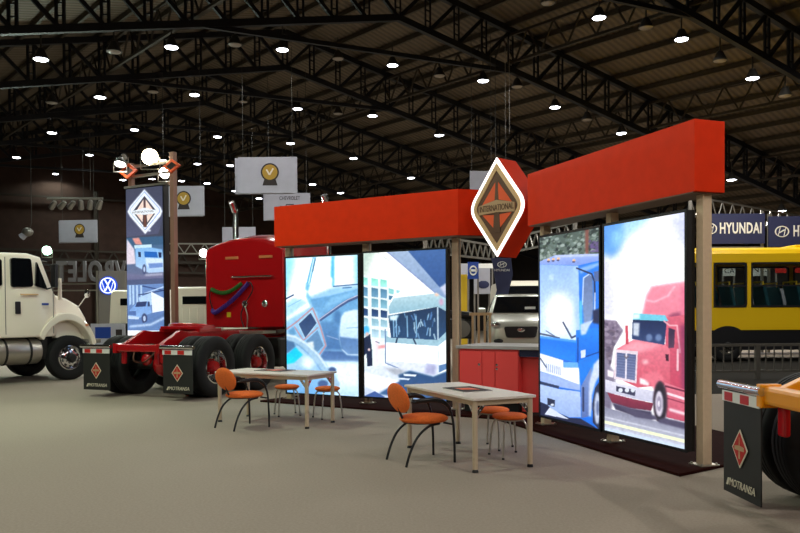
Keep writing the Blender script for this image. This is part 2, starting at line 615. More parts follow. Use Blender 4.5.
def print_cab_inside():
    p = Print([(286, 258.4), (358, 253), (358, 394.3), (287.3, 390.1)], 130, 246, (172, 206, 238))
    p.crop = (280, 250, 7.1)
    W = (250, 254, 255)
    p.poly([(45, 60), (550, 25), (550, 240), (380, 258), (200, 335), (215, 400), (45, 500)], W, None, 2)
    p.poly([(45, 60), (110, 58), (65, 250), (45, 340)], (160, 222, 248), None, 5)
    p.poly([(525, 28), (552, 25), (552, 240), (530, 240)], (165, 220, 248), None, 3)
    p.poly([(232, 50), (256, 48), (215, 235), (188, 235)], (120, 186, 222))
    p.line([(240, 60), (205, 230)], 7, (225, 245, 255))
    p.line([(252, 60), (232, 150)], 6, (70, 110, 150))
    p.poly([(365, 40), (386, 38), (383, 252), (368, 252), (372, 200), (358, 180)], (112, 196, 232), None, 1)
    p.poly([(185, 230), (215, 240), (200, 290), (180, 280)], (110, 180, 220), None, 1, 0.8)
    p.poly([(190, 290), (225, 340), (215, 390), (185, 330)], (150, 200, 230), None, 1)
    p.line([(40, 348), (96, 318)], 9, (40, 62, 116))
    p.line([(378, 252), (550, 234)], 8, (66, 96, 150))
    p.line([(445, 262), (505, 256)], 8, (90, 120, 165))
    p.poly([(45, 380), (95, 340), (160, 350), (190, 370), (60, 470), (45, 470)], (190, 222, 245), None, 2)
    p.line([(60, 400), (150, 350)], 5, (150, 190, 225))
    p.poly([(215, 345), (340, 322), (552, 268), (552, 700), (290, 700), (235, 420)], (118, 160, 206), (160, 196, 232), 1)
    p.poly([(360, 330), (552, 275), (552, 300), (300, 420)], (150, 190, 228), None, 2)
    p.line([(275, 495), (330, 455), (420, 390), (480, 352), (550, 322)], 22, (92, 98, 140))
    p.line([(275, 487), (330, 447), (420, 382), (480, 344), (550, 312)], 6, (206, 200, 220))
    p.ell((405, 480), 30, 60, (100, 132, 180), 2)
    p.poly([(430, 470), (455, 432), (520, 415), (552, 415), (552, 740), (470, 730), (420, 680), (412, 600)], (226, 238, 250), (196, 220, 246), 1)
    p.poly([(412, 606), (552, 620), (552, 728), (480, 730), (432, 690)], (108, 130, 178), (130, 152, 196), 1)
    p.line([(415, 600), (430, 690), (475, 732), (552, 732)], 6, (214, 226, 244))
    p.line([(470, 545), (550, 540)], 5, (150, 180, 215))
    p.poly([(270, 500), (412, 500), (415, 600), (440, 700), (300, 700)], (116, 150, 196), (92, 118, 168), 2)
    p.line([(330, 600), (410, 625)], 5, (170, 180, 215))
    p.poly([(285, 705), (440, 706), (470, 735), (552, 740), (552, 780), (270, 780)], (92, 112, 162), (116, 136, 184), 1)
    p.poly([(295, 783), (552, 780), (552, 1030), (380, 1030), (400, 880)], (236, 246, 255), None, 3)
    p.poly([(380, 960), (552, 960), (552, 1030), (380, 1030)], (190, 218, 250), None, 8, 0.8)
    p.poly([(45, 540), (110, 500), (230, 398), (262, 440), (330, 670), (285, 745), (150, 650), (45, 720)], (178, 210, 238), (150, 184, 222), 1)
    p.line([(45, 560), (120, 505), (230, 408), (285, 540), (322, 668), (275, 735)], 10, (196, 150, 160))
    p.line([(105, 540), (165, 635)], 9, (196, 150, 160))
    p.poly([(130, 520), (218, 436), (262, 512), (178, 622)], (58, 70, 112), (84, 96, 132))
    p.line([(130, 520), (218, 436), (262, 512), (178, 622), (130, 520)], 5, (200, 220, 240))
    p.line([(170, 630), (265, 545)], 8, (196, 150, 160))
    p.poly([(185, 640), (265, 562), (305, 668), (262, 715), (200, 690)], (122, 146, 184))
    p.poly([(190, 650), (235, 640), (240, 690), (205, 700)], (230, 235, 235), None, 1)
    p.poly([(60, 570), (100, 540), (115, 590), (80, 610)], (120, 160, 200), None, 1)
    p.poly([(45, 800), (110, 690), (200, 740), (295, 840), (300, 1030), (45, 1030)], (204, 226, 246), (136, 178, 226), 3)
    p.poly([(45, 740), (110, 682), (160, 735), (100, 790), (45, 800)], (0, 196, 246), (40, 220, 255), 1)
    p.poly([(45, 620), (100, 640), (110, 680), (45, 730)], (96, 120, 160), None, 1)
    p.line([(40, 608), (110, 625), (180, 672), (250, 735), (310, 815), (350, 880), (395, 935)], 44, (176, 198, 222), 1)
    p.line([(45, 596), (115, 612), (190, 660), (262, 725), (330, 820)], 9, (238, 246, 252), 1)
    p.line([(120, 660), (190, 715), (250, 785), (300, 860)], 7, (120, 145, 185), 1)
    p.ell((200, 790), 45, 40, (238, 246, 252), 4)
    p.ell((368, 838), 26, 20, (84, 94, 140), 1)
    p.ell((302, 935), 36, 26, (92, 104, 150), 1)
    return p


def print_city_bus():
    p = Print([(364.1, 254), (446.2, 248.1), (445.5, 398.9), (364, 395.3)], 140, 250, (252, 254, 253))
    p.crop = (360, 245, 6.667)
    p.poly([(20, 50), (120, 50), (70, 130), (60, 210), (20, 220)], (206, 216, 204), None, 6)
    p.line([(118, 52), (205, 112)], 4, (190, 192, 190))
    p.poly([(185, 45), (325, 40), (578, 320), (578, 362), (495, 305)], (176, 184, 210), (150, 160, 196))
    p.line([(185, 48), (500, 312)], 7, (146, 146, 190))
    p.poly([(322, 40), (580, 15), (580, 262), (532, 278)], (86, 108, 162), (70, 92, 148))
    p.poly([(530, 278), (580, 240), (580, 345)], (206, 204, 226), None, 1)
    # glazed facade
    p.poly([(20, 200), (190, 265), (215, 330), (190, 470), (190, 800), (20, 830)], (236, 242, 242))
    for ci, (x0, x1) in enumerate(((24, 54), (78, 124), (138, 182))):
        for ri, (y0, y1, c) in enumerate(((225, 272, (150, 212, 196)), (288, 345, (100, 132, 160)), (358, 412, (122, 158, 176)), (428, 474, (44, 62, 104)), (490, 535, (150, 176, 190)), (560, 610, (170, 190, 205)))):
            dy = (x0 - 24) * 0.1
            p.poly([(x0, y0 + dy - 8), (x1, y0 + dy), (x1, y1 + dy), (x0, y1 + dy - 4)], c, tuple(min(255, v + 35) for v in c))
    p.poly([(194, 288), (228, 296), (226, 330), (194, 322)], (160, 210, 210))
    p.poly([(194, 336), (222, 340), (205, 366), (194, 362)], (96, 128, 160))
    p.poly([(243, 296), (270, 304), (256, 322), (243, 318)], (176, 216, 220))
    # the bus
    p.poly([(192, 410), (225, 352), (505, 316), (578, 352), (578, 432), (512, 404), (195, 458)], (196, 214, 222), (160, 186, 202))
    p.poly([(188, 468), (515, 404), (578, 434), (578, 562), (515, 624), (205, 614)], (44, 58, 88), (60, 82, 118))
    for k in range(26):
        x = rng.uniform(215, 500); y = rng.uniform(440, 590)
        p.line([(x, y), (x + rng.uniform(-14, 14), y + rng.uniform(18, 50))], rng.uniform(4, 9), [(150, 178, 214), (196, 214, 232), (104, 130, 180)][k % 3], 0, 0.9)
    for x in (222, 240, 312, 372):
        p.line([(x, 470), (x + 3, 605)], 7, (160, 190, 222))
    p.poly([(195, 470), (260, 462), (240, 500), (200, 500)], (224, 240, 250), None, 1)
    p.line([(516, 410), (516, 620)], 9, (206, 216, 230))
    p.poly([(168, 600), (205, 614), (515, 624), (578, 560), (578, 612), (515, 664), (170, 645)], (172, 194, 208))
    p.line([(246, 618), (236, 656)], 10, (44, 50, 80))
    p.line([(354, 620), (376, 668)], 10, (44, 50, 80))
    p.poly([(168, 645), (515, 664), (578, 614), (578, 772), (520, 782), (420, 782), (170, 792)], (254, 254, 255))
    p.line([(516, 664), (520, 785)], 5, (206, 212, 232))
    p.poly([(175, 765), (520, 782), (516, 842), (480, 860), (300, 830), (175, 795)], (226, 228, 244))
    p.poly([(440, 782), (505, 786), (492, 855), (425, 842)], (186, 178, 210), None, 2)
    p.poly([(520, 790), (575, 775), (572, 812), (520, 838)], (112, 132, 176))
    p.line([(168, 560), (168, 780), (250, 812)], 7, (120, 130, 170))
    p.ell((510, 325), 14, 9, (240, 196, 170), 1)
    p.ell((540, 372), 14, 24, (210, 170, 196), 1)
    # walkers
    p.poly([(24, 622), (68, 590), (80, 700), (82, 800), (48, 806), (42, 720), (28, 735)], (34, 40, 72))
    p.ell((44, 566), 20, 30, (96, 184, 238), 1)
    p.ell((48, 592), 12, 14, (232, 196, 190), 1)
    p.ell((60, 695), 8, 10, (226, 196, 196))
    p.poly([(96, 640), (120, 620), (125, 780), (105, 780)], (250, 226, 232), None, 1)
    p.poly([(120, 668), (168, 660), (164, 682), (120, 688)], (240, 164, 166), None, 1)
    p.line([(105, 640), (128, 650)], 6, (110, 110, 140))
    # street
    p.poly([(24, 806), (170, 795), (330, 830), (480, 862), (578, 822), (578, 1030), (24, 1030)], (228, 232, 242), (206, 210, 232))
    p.poly([(250, 850), (330, 828), (482, 864), (578, 826), (578, 1030), (120, 985), (260, 890)], (62, 82, 124), (84, 106, 150), 1)
    p.poly([(150, 810), (250, 815), (310, 835), (240, 860)], (186, 180, 190), None, 2)
    p.poly([(285, 848), (372, 854), (364, 866), (288, 862)], (232, 236, 246))
    p.poly([(215, 872), (330, 880), (318, 890), (220, 884)], (226, 230, 244))
    p.poly([(26, 845), (265, 895), (110, 972), (26, 930)], (244, 244, 250), None, 1)
    p.poly([(24, 1000), (96, 966), (165, 1005), (24, 1030)], (84, 98, 156))
    return p


def print_blue_truck():
    p = Print([(540, 239.4), (599.0, 229.3), (599.5, 425.8), (540, 412.6)], 112, 330, (40, 116, 222))
    p.crop = (535, 225, 5.33)
    F = [(20, 55), (345, 10), (345, 175), (20, 200)]
    p.poly(F, (84, 100, 92), (108, 122, 112))
    p.speck(F, 330, 2.2, [(40, 52, 52), (140, 154, 142), (66, 84, 66), (112, 128, 120), (170, 182, 176)])
    p.poly([(266, 30), (286, 28), (284, 160), (268, 160)], (136, 84, 74), None, 1)
    p.speck([(285, 90), (345, 80), (345, 150), (285, 150)], 20, 2.4, [(60, 50, 90), (110, 90, 140)])
    p.poly([(28, 198), (108, 166), (338, 158), (345, 200), (232, 218), (28, 214)], (166, 184, 236), (130, 156, 224))
    p.line([(110, 172), (330, 164)], 8, (206, 216, 244), 1)
    for x, y in ((75, 190), (100, 187), (126, 184), (208, 192)):
        p.ell((x, y), 8, 7, (240, 196, 150), 0)
        p.ell((x - 2, y + 8), 8, 5, (90, 90, 130), 0)
    p.poly([(28, 214), (230, 220), (240, 600), (225, 610), (28, 590)], (152, 186, 238), (214, 232, 255))
    p.ell((130, 470), 74, 110, (255, 255, 255), 8)
    p.ell((90, 280), 14, 16, (190, 216, 255), 2)
    p.poly([(200, 225), (232, 225), (240, 560), (222, 560)], (172, 204, 248), None, 3)
    p.poly([(232, 218), (345, 192), (345, 1060), (225, 1060), (240, 600)], (52, 132, 236), (34, 118, 226))
    p.poly([(238, 232), (340, 202), (345, 215), (240, 262)], (140, 182, 246), None, 1)
    p.poly([(258, 282), (290, 262), (306, 280), (312, 440), (296, 520), (262, 545), (252, 420)], (106, 124, 166), (140, 160, 200), 1)
    p.line([(252, 420), (258, 282), (292, 260), (308, 280)], 6, (196, 214, 246))
    p.line([(222, 232), (300, 262), (316, 300), (318, 400)], 8, (42, 52, 86))
    p.line([(318, 360), (316, 490), (250, 560)], 6, (206, 222, 250))
    p.poly([(306, 450), (340, 440), (340, 520), (306, 515)], (44, 50, 84), None, 1)
    p.poly([(236, 400), (250, 400), (252, 560), (238, 570)], (96, 196, 255), None, 1)
    p.poly([(312, 250), (340, 245), (340, 300), (316, 300)], (90, 110, 160))
    p.crop = (535, 225 - 100 / 1.0 + 100, 5.33)
    yo = 533.0
    def q(pts):
        return [(x, y + yo) for (x, y) in pts]
    p.line(q([(28, 40), (70, 48), (130, 62)]), 8, (70, 82, 110))
    p.line(q([(60, 25), (110, 55)]), 5, (90, 104, 140))
    p.line(q([(150, -20), (195, 60), (215, 50)]), 9, (60, 74, 110))
    p.poly(q([(26, 52), (222, 74), (216, 188), (26, 142)]), (22, 118, 226), (40, 140, 240))
    p.poly(q([(26, 52), (222, 74), (222, 84), (26, 62)]), (96, 170, 246), None, 1)
    p.poly(q([(218, 20), (345, 6), (345, 142), (240, 190), (216, 188)]), (46, 140, 236), (20, 110, 222))
    p.poly(q([(240, -10), (300, -30), (270, 40), (244, 46)]), (196, 214, 244), None, 1)
    p.line(q([(228, 60), (228, 190)]), 6, (20, 66, 150))
    p.line(q([(262, 160), (345, 130)]), 6, (24, 74, 160))
    p.poly(q([(243, 126), (268, 120), (267, 160), (244, 166)]), (214, 224, 244))
    p.poly(q([(26, 142), (150, 178), (152, 272), (26, 236)]), (236, 242, 252))
    for k in range(8):
        x = 62 + k * 10
        p.line(q([(x, 196 + k * 2.5), (x + 2, 236 + k * 2.5)]), 4, (150, 164, 196))
    p.line(q([(30, 170), (60, 215)]), 7, (80, 90, 120))
    p.poly(q([(140, 214), (236, 214), (238, 305), (142, 292)]), (252, 253, 255), None, 1)
    p.poly(q([(150, 186), (228, 188), (230, 212), (150, 212)]), (110, 176, 244))
    p.poly(q([(230, 180), (330, 140), (300, 250), (240, 300)]), (38, 130, 230))
    p.poly(q([(26, 238), (150, 272), (240, 305), (240, 335), (130, 318), (26, 286)]), (164, 186, 232))
    p.poly(q([(26, 288), (128, 312), (126, 326), (26, 304)]), (52, 62, 96))
    p.poly(q([(26, 304), (126, 328), (240, 340), (244, 474), (180, 475), (100, 440), (26, 400)]), (184, 204, 240), (156, 180, 226))
    p.poly(q([(26, 396), (66, 412), (100, 442), (182, 478), (240, 480), (345, 540), (345, 570), (26, 480)]), (36, 42, 74))
    p.poly(q([(65, 375), (106, 386), (104, 422), (66, 412)]), (44, 50, 78))
    p.ell((92, 411 + yo), 9, 6, (214, 222, 236))
    p.poly(q([(78, 424), (180, 486), (50, 462)]), (214, 222, 240))
    p.poly(q([(244, 312), (300, 210), (302, 430), (282, 470), (246, 478)]), (126, 148, 200), (96, 118, 176))
    p.line(q([(256, 320), (256, 440)]), 10, (56, 66, 104))
    p.poly(q([(345, 160), (345, 250), (322, 290), (302, 360), (296, 470), (286, 470), (286, 300), (312, 195)]), (204, 216, 240), None, 1)
    p.poly(q([(345, 280), (318, 320), (304, 400), (306, 500), (345, 545)]), (46, 52, 80))
    p.ell((330, 425 + yo), 16, 84, (196, 206, 228), 1)
    p.ell((332, 425 + yo), 8, 40, (110, 122, 160), 1)
    return p


def print_red_truck():
    p = Print([(605.2, 228.4), (685.4, 214.7), (682.9, 446.3), (603.9, 427.7)], 140, 390, (252, 253, 255))
    p.crop = (600, 210, 4.444)
    p.poly([(15, 70), (130, 60), (115, 120), (85, 200), (50, 225), (15, 200)], (104, 164, 240), None, 7)
    p.poly([(110, 65), (240, 40), (180, 90), (110, 140)], (176, 220, 252), None, 7)
    p.poly([(60, 110), (110, 90), (100, 150), (60, 180)], (150, 206, 250), None, 6)
    p.poly([(310, 40), (385, 20), (385, 200), (350, 150)], (206, 210, 246), None, 7)
    p.poly([(15, 215), (55, 235), (60, 330), (70, 470), (15, 490)], (218, 218, 246), None, 8)
    p.crop = (600, 310, 3.81)
    rock = [(12, 38), (62, 42), (88, 78), (70, 112), (52, 140), (42, 200), (30, 230), (12, 230)]
    p.poly(rock, (136, 120, 142), (112, 98, 116), 1)
    p.speck(rock, 60, 3, [(96, 84, 104), (160, 146, 164), (116, 100, 112)], 0.7)
    p.poly([(12, 120), (30, 200), (60, 240), (40, 380), (12, 360)], (150, 140, 160), (120, 112, 134), 2)
    p.crop = (600, 210, 4.444)
    p.poly([(186, 470), (205, 385), (228, 345), (300, 334), (385, 322), (385, 560), (186, 560)], (238, 152, 170), (222, 122, 142), 2)
    p.line([(205, 405), (240, 412), (300, 385), (330, 345)], 7, (246, 192, 206), 1)
    p.poly([(300, 470), (350, 455), (365, 500), (340, 520)], (160, 78, 108), None, 2)
    p.poly([(360, 350), (385, 345), (385, 560), (360, 560)], (226, 120, 150), None, 3)
    p.crop = (600, 310, 3.81)
    p.poly([(246, 30), (322, 20), (322, 300), (300, 300), (245, 270)], (214, 104, 124), (196, 78, 102))
    p.poly([(60, 148), (128, 112), (244, 128), (262, 150), (262, 280), (140, 290), (52, 250)], (226, 128, 144), (206, 92, 110))
    p.poly([(70, 146), (130, 118), (235, 132), (150, 160)], (240, 164, 176), None, 3)
    p.ell((170, 195), 12, 8, (240, 190, 196), 2)
    p.poly([(124, 36), (252, 42), (242, 132), (120, 110)], (30, 44, 84), (56, 76, 120))
    p.poly([(128, 14), (246, 22), (258, 44), (124, 38)], (118, 200, 222))
    p.poly([(120, 18), (150, 16), (150, 34), (124, 36)], (220, 250, 255), None, 1)
    p.poly([(126, 50), (150, 50), (146, 100), (126, 96)], (230, 236, 244), None, 1, 0.85)
    for x in (185, 220):
        p.ell((x, 105), 12, 14, (110, 130, 170), 1)
    p.line([(242, 44), (262, 60), (290, 60), (300, 160)], 6, (236, 176, 186))
    p.poly([(258, 68), (282, 76), (278, 142), (256, 144)], (58, 44, 72), (96, 66, 90))
    p.poly([(246, 166), (258, 168), (257, 193), (246, 190)], (70, 30, 52))
    p.line([(292, 150), (290, 225)], 8, (240, 196, 204))
    p.poly([(300, 60), (322, 55), (322, 300), (305, 300)], (152, 64, 100), None, 3)
    p.poly([(96, 60), (106, 60), (108, 130), (97, 130)], (206, 84, 100))
    # grille
    p.poly([(58, 148), (142, 156), (136, 275), (52, 258)], (226, 212, 222))
    p.poly([(64, 160), (136, 168), (130, 264), (60, 250)], (92, 102, 140), (112, 120, 158))
    for k in range(9):
        y = 168 + k * 10
        p.line([(64, y), (132, y + 8)], 2.5, (140, 148, 180), 0, 0.7)
    p.line([(99, 165), (96, 258)], 6, (226, 220, 232))
    p.line([(92, 172), (99, 182), (106, 173)], 5, (120, 110, 120))
    # lamps and bumper
    p.poly([(148, 254), (186, 262), (182, 284), (148, 276)], (250, 236, 240), None, 1)
    p.poly([(28, 224), (52, 232), (50, 254), (28, 248)], (252, 244, 248), None, 1)
    p.poly([(150, 245), (210, 225), (245, 262), (205, 300), (190, 280)], (226, 122, 138), None, 2)
    p.poly([(20, 260), (60, 272), (204, 304), (198, 346), (120, 330), (20, 306)], (224, 222, 236), (196, 196, 216))
    p.poly([(60, 284), (132, 300), (130, 322), (60, 304)], (66, 66, 92))
    for x in (76, 100, 122):
        p.ell((x, 300), 8, 8, (220, 226, 236))
    p.poly([(26, 308), (120, 332), (198, 348), (190, 376), (110, 366), (44, 346)], (150, 58, 80), (120, 46, 70))
    p.poly([(44, 346), (110, 366), (190, 378), (196, 410), (130, 398), (56, 372)], (74, 68, 92), None, 1)
    # side and wheels
    p.poly([(240, 270), (322, 300), (322, 418), (246, 400)], (222, 128, 144), (196, 88, 110))
    p.line([(252, 312), (322, 334)], 10, (240, 216, 224))
    p.line([(252, 330), (322, 350)], 5, (150, 60, 84))
    p.line([(262, 372), (318, 388)], 12, (236, 210, 218), 1)
    p.line([(245, 285), (322, 305)], 7, (116, 44, 70))
    p.ell((224, 345), 27, 80, (70, 52, 64), 1)
    p.ell((223, 348), 20, 72, (44, 38, 50), 1)
    p.ell((220, 350), 15, 48, (216, 208, 222), 1)
    p.ell((220, 350), 9, 28, (160, 150, 172), 1)
    p.ell((219, 350), 4, 12, (226, 220, 230), 0)
    # road
    p.poly([(10, 362), (56, 374), (132, 398), (200, 412), (322, 436), (322, 530), (10, 455)], (140, 140, 160), (206, 208, 222))
    p.poly([(54, 350), (110, 366), (205, 395), (220, 420), (322, 446), (322, 420), (240, 402), (205, 410), (130, 400)], (88, 82, 106), None, 1)
    p.line([(10, 416), (110, 440), (322, 490)], 10, (238, 244, 206))
    p.line([(10, 398), (322, 470)], 6, (196, 198, 212))
    p.poly([(10, 436), (322, 508), (322, 532), (10, 458)], (206, 222, 240), None, 2)
    return p


def print_tower():
    p = Print([(127, 191), (164, 188), (163.5, 336), (126, 336)], 110, 440, (74, 74, 94))
    p.crop = (120, 185, 6.66)
    p.poly([(40, 25), (300, 15), (300, 200), (260, 330), (40, 350)], (70, 70, 92), (92, 92, 120))
    p.poly([(172, 40), (278, 158), (290, 185), (278, 216), (172, 332), (72, 216), (55, 185), (72, 150)], (236, 244, 255), (246, 250, 255), 1)
    p.line([(172, 58), (268, 165), (272, 188), (172, 305)], 6, (168, 184, 226))
    p.line([(172, 58), (76, 165), (72, 188), (172, 305)], 5, (190, 204, 238))
    p.poly([(172, 84), (252, 185), (172, 290), (90, 185)], (64, 58, 76))
    p.poly([(165, 106), (165, 162), (118, 176)], (246, 222, 208))
    p.poly([(179, 106), (179, 162), (228, 176)], (246, 222, 208))
    p.poly([(160, 206), (156, 256), (112, 198)], (246, 222, 208))
    p.poly([(184, 206), (188, 256), (232, 198)], (246, 222, 208))
    p.poly([(172, 88), (160, 285), (184, 285)], (112, 70, 60))
    p.poly([(84, 182), (172, 160), (260, 180), (260, 196), (172, 206), (84, 200)], (236, 242, 250))
    p.ell((200, 308), 11, 8, (214, 220, 236), 1)
    # tipper picture
    p.poly([(40, 360), (296, 348), (296, 650), (40, 650)], (74, 112, 150), (120, 118, 150))
    p.poly([(40, 355), (296, 345), (296, 400), (40, 410)], (66, 100, 134), None, 1)
    p.poly([(48, 362), (96, 430), (105, 525), (40, 530)], (228, 216, 228), None, 1)
    p.poly([(84, 358), (130, 354), (152, 400), (106, 398)], (228, 156, 146), None, 1)
    p.poly([(96, 404), (214, 398), (214, 420), (100, 426)], (206, 234, 250))
    p.poly([(104, 424), (214, 420), (284, 432), (294, 510), (294, 580), (190, 585), (104, 540)], (140, 190, 240), (190, 216, 248), 1)
    p.poly([(164, 444), (248, 448), (256, 486), (166, 482)], (36, 108, 192))
    p.poly([(258, 450), (280, 452), (278, 486), (262, 486)], (30, 44, 90))
    p.poly([(122, 446), (140, 448), (142, 482), (124, 480)], (34, 46, 86))
    p.poly([(170, 488), (286, 492), (294, 552), (200, 560), (176, 530)], (220, 238, 252), None, 1)
    p.poly([(190, 524), (286, 520), (288, 548), (196, 556)], (120, 150, 210), None, 1)
    p.ell((162, 562), 13, 34, (78, 86, 126), 1)
    p.ell((162, 562), 6, 18, (190, 206, 236), 0)
    p.poly([(40, 588), (150, 600), (296, 584), (296, 640), (40, 640)], (128, 128, 160), (106, 104, 142), 2)
    p.line([(170, 600), (280, 594)], 10, (196, 196, 216), 2)
    p.poly([(40, 632), (296, 618), (296, 662), (40, 668)], (88, 96, 132))
    # box van picture
    p.poly([(40, 665), (296, 655), (296, 968), (40, 968)], (116, 146, 200), (96, 128, 184))
    for x in (56, 78, 104, 132):
        p.poly([(x, 666), (x + 13, 666), (x + 13, 790), (x, 800)], (186, 212, 242))
    p.line([(150, 672), (290, 700)], 9, (60, 84, 140))
    p.line([(160, 720), (292, 676)], 8, (190, 212, 244))
    p.line([(120, 730), (292, 700)], 7, (46, 66, 120))
    p.poly([(120, 748), (205, 714), (212, 790), (190, 805), (130, 790)], (186, 214, 244))
    p.poly([(205, 708), (294, 752), (294, 832), (212, 848)], (238, 246, 255))
    p.poly([(58, 832), (108, 780), (192, 772), (208, 848), (172, 862), (100, 892), (46, 872)], (124, 164, 224), (150, 186, 236))
    p.poly([(108, 778), (176, 772), (166, 806), (96, 810)], (44, 62, 112))
    p.poly([(182, 776), (194, 776), (196, 806), (180, 806)], (40, 56, 104))
    p.poly([(50, 838), (100, 836), (100, 868), (48, 862)], (86, 116, 176))
    p.poly([(46, 868), (120, 876), (118, 892), (46, 890)], (206, 224, 248))
    p.ell((157, 886), 19, 34, (54, 66, 112), 1)
    p.ell((157, 886), 9, 18, (190, 206, 236), 0)
    p.poly([(40, 896), (140, 920), (296, 850), (296, 962), (40, 962)], (92, 122, 176), (110, 142, 196), 1)
    p.line([(60, 940), (200, 926), (292, 880)], 14, (196, 218, 248), 2)
    p.poly([(40, 966), (296, 964), (296, 1010), (40, 1010)], (250, 252, 255))
    return p
# ================================================================ the hall
AX = Vector((-0.655, 0.755, 0)).normalized()       # along the ridge
BX = Vector((0.88, 0.475, 0)).normalized()         # across, along a roof truss
APEX = Vector((0.0, 24.9, 10.9))                   # ridge point of one truss's bottom chord
STEP = 6.6
SL_R, SL_L = 0.235, 0.20


def roof_pt(s, k, dz=0.0):
    p = APEX + AX * s + BX * k
    p.z = APEX.z - (SL_R * k if k > 0 else -SL_L * k) + dz
    return p


def sk(x, y):
    """how far along the ridge and across a place is"""
    dx, dy = x - APEX.x, y - APEX.y
    det = AX.x * BX.y - AX.y * BX.x
    return (dx * BX.y - dy * BX.x) / det, (AX.x * dy - AX.y * dx) / det


S0, S1, KL, KR = -32.0, 33.6, -27.0, 28.0

fl = MB()
fl.box((2, 28, -0.05), (130, 110, 0.1))
floor = tag(fl.build('floor', M['carpet']), 'grey carpeted hall floor', kind='structure')

rf = MB()
TH = 0.12
for (ka, kb) in ((KL, 0), (0, KR)):
    P = [roof_pt(S0, ka, 1.62), roof_pt(S0, kb, 1.62), roof_pt(S1, kb, 1.62), roof_pt(S1, ka, 1.62)]
    up = Vector((0, 0, TH))
    rf.add(P + [p + up for p in P], [(0, 1, 2, 3), (4, 7, 6, 5), (0, 4, 5, 1), (1, 5, 6, 2), (2, 6, 7, 3), (3, 7, 4, 0)])
tag(rf.build('ceiling', M['roof']), 'corrugated roof sheet of the hall', kind='structure')


def wall(name, a, b, z0, z1, m, label):
    a, b = Vector(a), Vector(b)
    o = MB()
    d = (b - a); L = d.length
    c = (a + b) / 2
    o.box((c.x, c.y, (z0 + z1) / 2), (L, 0.3, z1 - z0), math.atan2(d.y, d.x))
    return tag(o.build(name, m), label, kind='structure')


# far gable wall: rises to the ridge
g = MB()
q0, q1, q2 = roof_pt(S1, KL, 1.6), roof_pt(S1, 0, 1.6), roof_pt(S1, KR, 1.6)
off = AX * 0.3
base = [Vector((q0.x, q0.y, 0)), Vector((q2.x, q2.y, 0)), q2, q1, q0]
g.add(base + [p + off for p in base], [(0, 1, 2, 3, 4), (9, 8, 7, 6, 5)] + [(i, i + 5, (i + 1) % 5 + 5, (i + 1) % 5) for i in range(5)])
tag(g.build('wall_far', M['wall']), 'brown brick gable wall at the far end', kind='structure')
pr0, pr1 = roof_pt(S0, KR), roof_pt(S1, KR)
wall('wall_right', (pr0.x, pr0.y, 0), (pr1.x, pr1.y, 0), 0, 6.0, M['darkwall'], 'dark long side wall of the hall')
pl0, pl1 = roof_pt(S0, KL), roof_pt(S1, KL)
wall('wall_left', (pl0.x, pl0.y, 0), (pl1.x, pl1.y, 0), 0, 7.1, M['darkwall'], 'dark long side wall of the hall')
pb0, pb1 = roof_pt(S0, KL), roof_pt(S0, KR)
wall('wall_back', (pb0.x, pb0.y, 0), (pb1.x, pb1.y, 0), 0, 12.6, M['darkwall'], 'dark end wall behind the viewer')


# pipes and a lattice belt along the gable wall
def on_gable(k, z):
    p = APEX + AX * (S1 - 0.35) + BX * k
    p.z = z
    return p


n_trim = 0
for z, r in ((9.0, 0.06), (5.0, 0.09)):
    n_trim += 1
    t = MB().bar(on_gable(-20, z), on_gable(26, z), 2 * r)
    tag(t.build('trim_%d' % n_trim, M['girder']), 'brown steel rail along the gable wall', kind='structure')
t = MB()
for z in (4.3, 5.6):
    t.bar(on_gable(-20, z), on_gable(26, z), 0.12)
for i in range(30):
    k = -20 + i * 1.5
    t.bar(on_gable(k, 4.3), on_gable(k + 0.75, 5.6), 0.07)
    t.bar(on_gable(k + 0.75, 5.6), on_gable(k + 1.5, 4.3), 0.07)
n_trim += 1
tag(t.build('trim_%d' % n_trim, M['girder']), 'brown lattice girder low on the gable wall', kind='structure')
for k in (-7.6, 2.2):
    n_trim += 1
    t = MB().bar(on_gable(k, 0), on_gable(k, 9.5), 0.22)
    tag(t.build('trim_%d' % n_trim, M['girder']), 'brown steel column against the gable wall', kind='structure')

# ------------------------------------------------------------ roof trusses
PANEL = 1.10
DEPTH = 1.35


def truss(i):
    s = i * STEP
    root = thing('roof_truss', 'dark steel pitched roof truss spanning the hall', None, roof_pt(s, 0))
    root['kind'] = 'structure'
    root['group'] = 'roof trusses'
    o = Vector(roof_pt(s, 0))

    def L(k, dz):
        return roof_pt(s, k, dz) - o
    b = MB()
    for (ka, kb) in ((KL, 0), (0, KR)):
        b.bar(L(ka, 0), L(kb, 0), 0.17, 0.20)
    b.build('bottom_chord', M['steel'], root)
    b = MB()
    for (ka, kb) in ((KL, 0), (0, KR)):
        b.bar(L(ka, DEPTH), L(kb, DEPTH), 0.17, 0.20)
    b.build('top_chord', M['steel'], root)
    w = MB()
    n = int(KR / PANEL)
    for j in range(-int(-KL / PANEL), n):
        k = j * PANEL
        for e in (-0.09, 0.09):
            w.bar(L(k + e, 0), L(k + e, DEPTH), 0.06, 0.10)
        for lz in range(1, 4):
            w.bar(L(k - 0.09, DEPTH * lz / 4), L(k + 0.09, DEPTH * lz / 4), 0.04)
        if j >= 0:
            w.bar(L(k, 0), L(k + PANEL, DEPTH), 0.11, 0.11)
        else:
            w.bar(L(k, DEPTH), L(k + PANEL, 0), 0.11, 0.11)
    w.build('web_lattice', M['steel'], root)
    b = MB().bar(L(-6.4, 0), L(4.6, 0), 0.11, 0.13)
    b.build('collar_tie', M['steel'], root)


for i in (-2, -1, 0, 1, 2, 3, 4):
    truss(i)

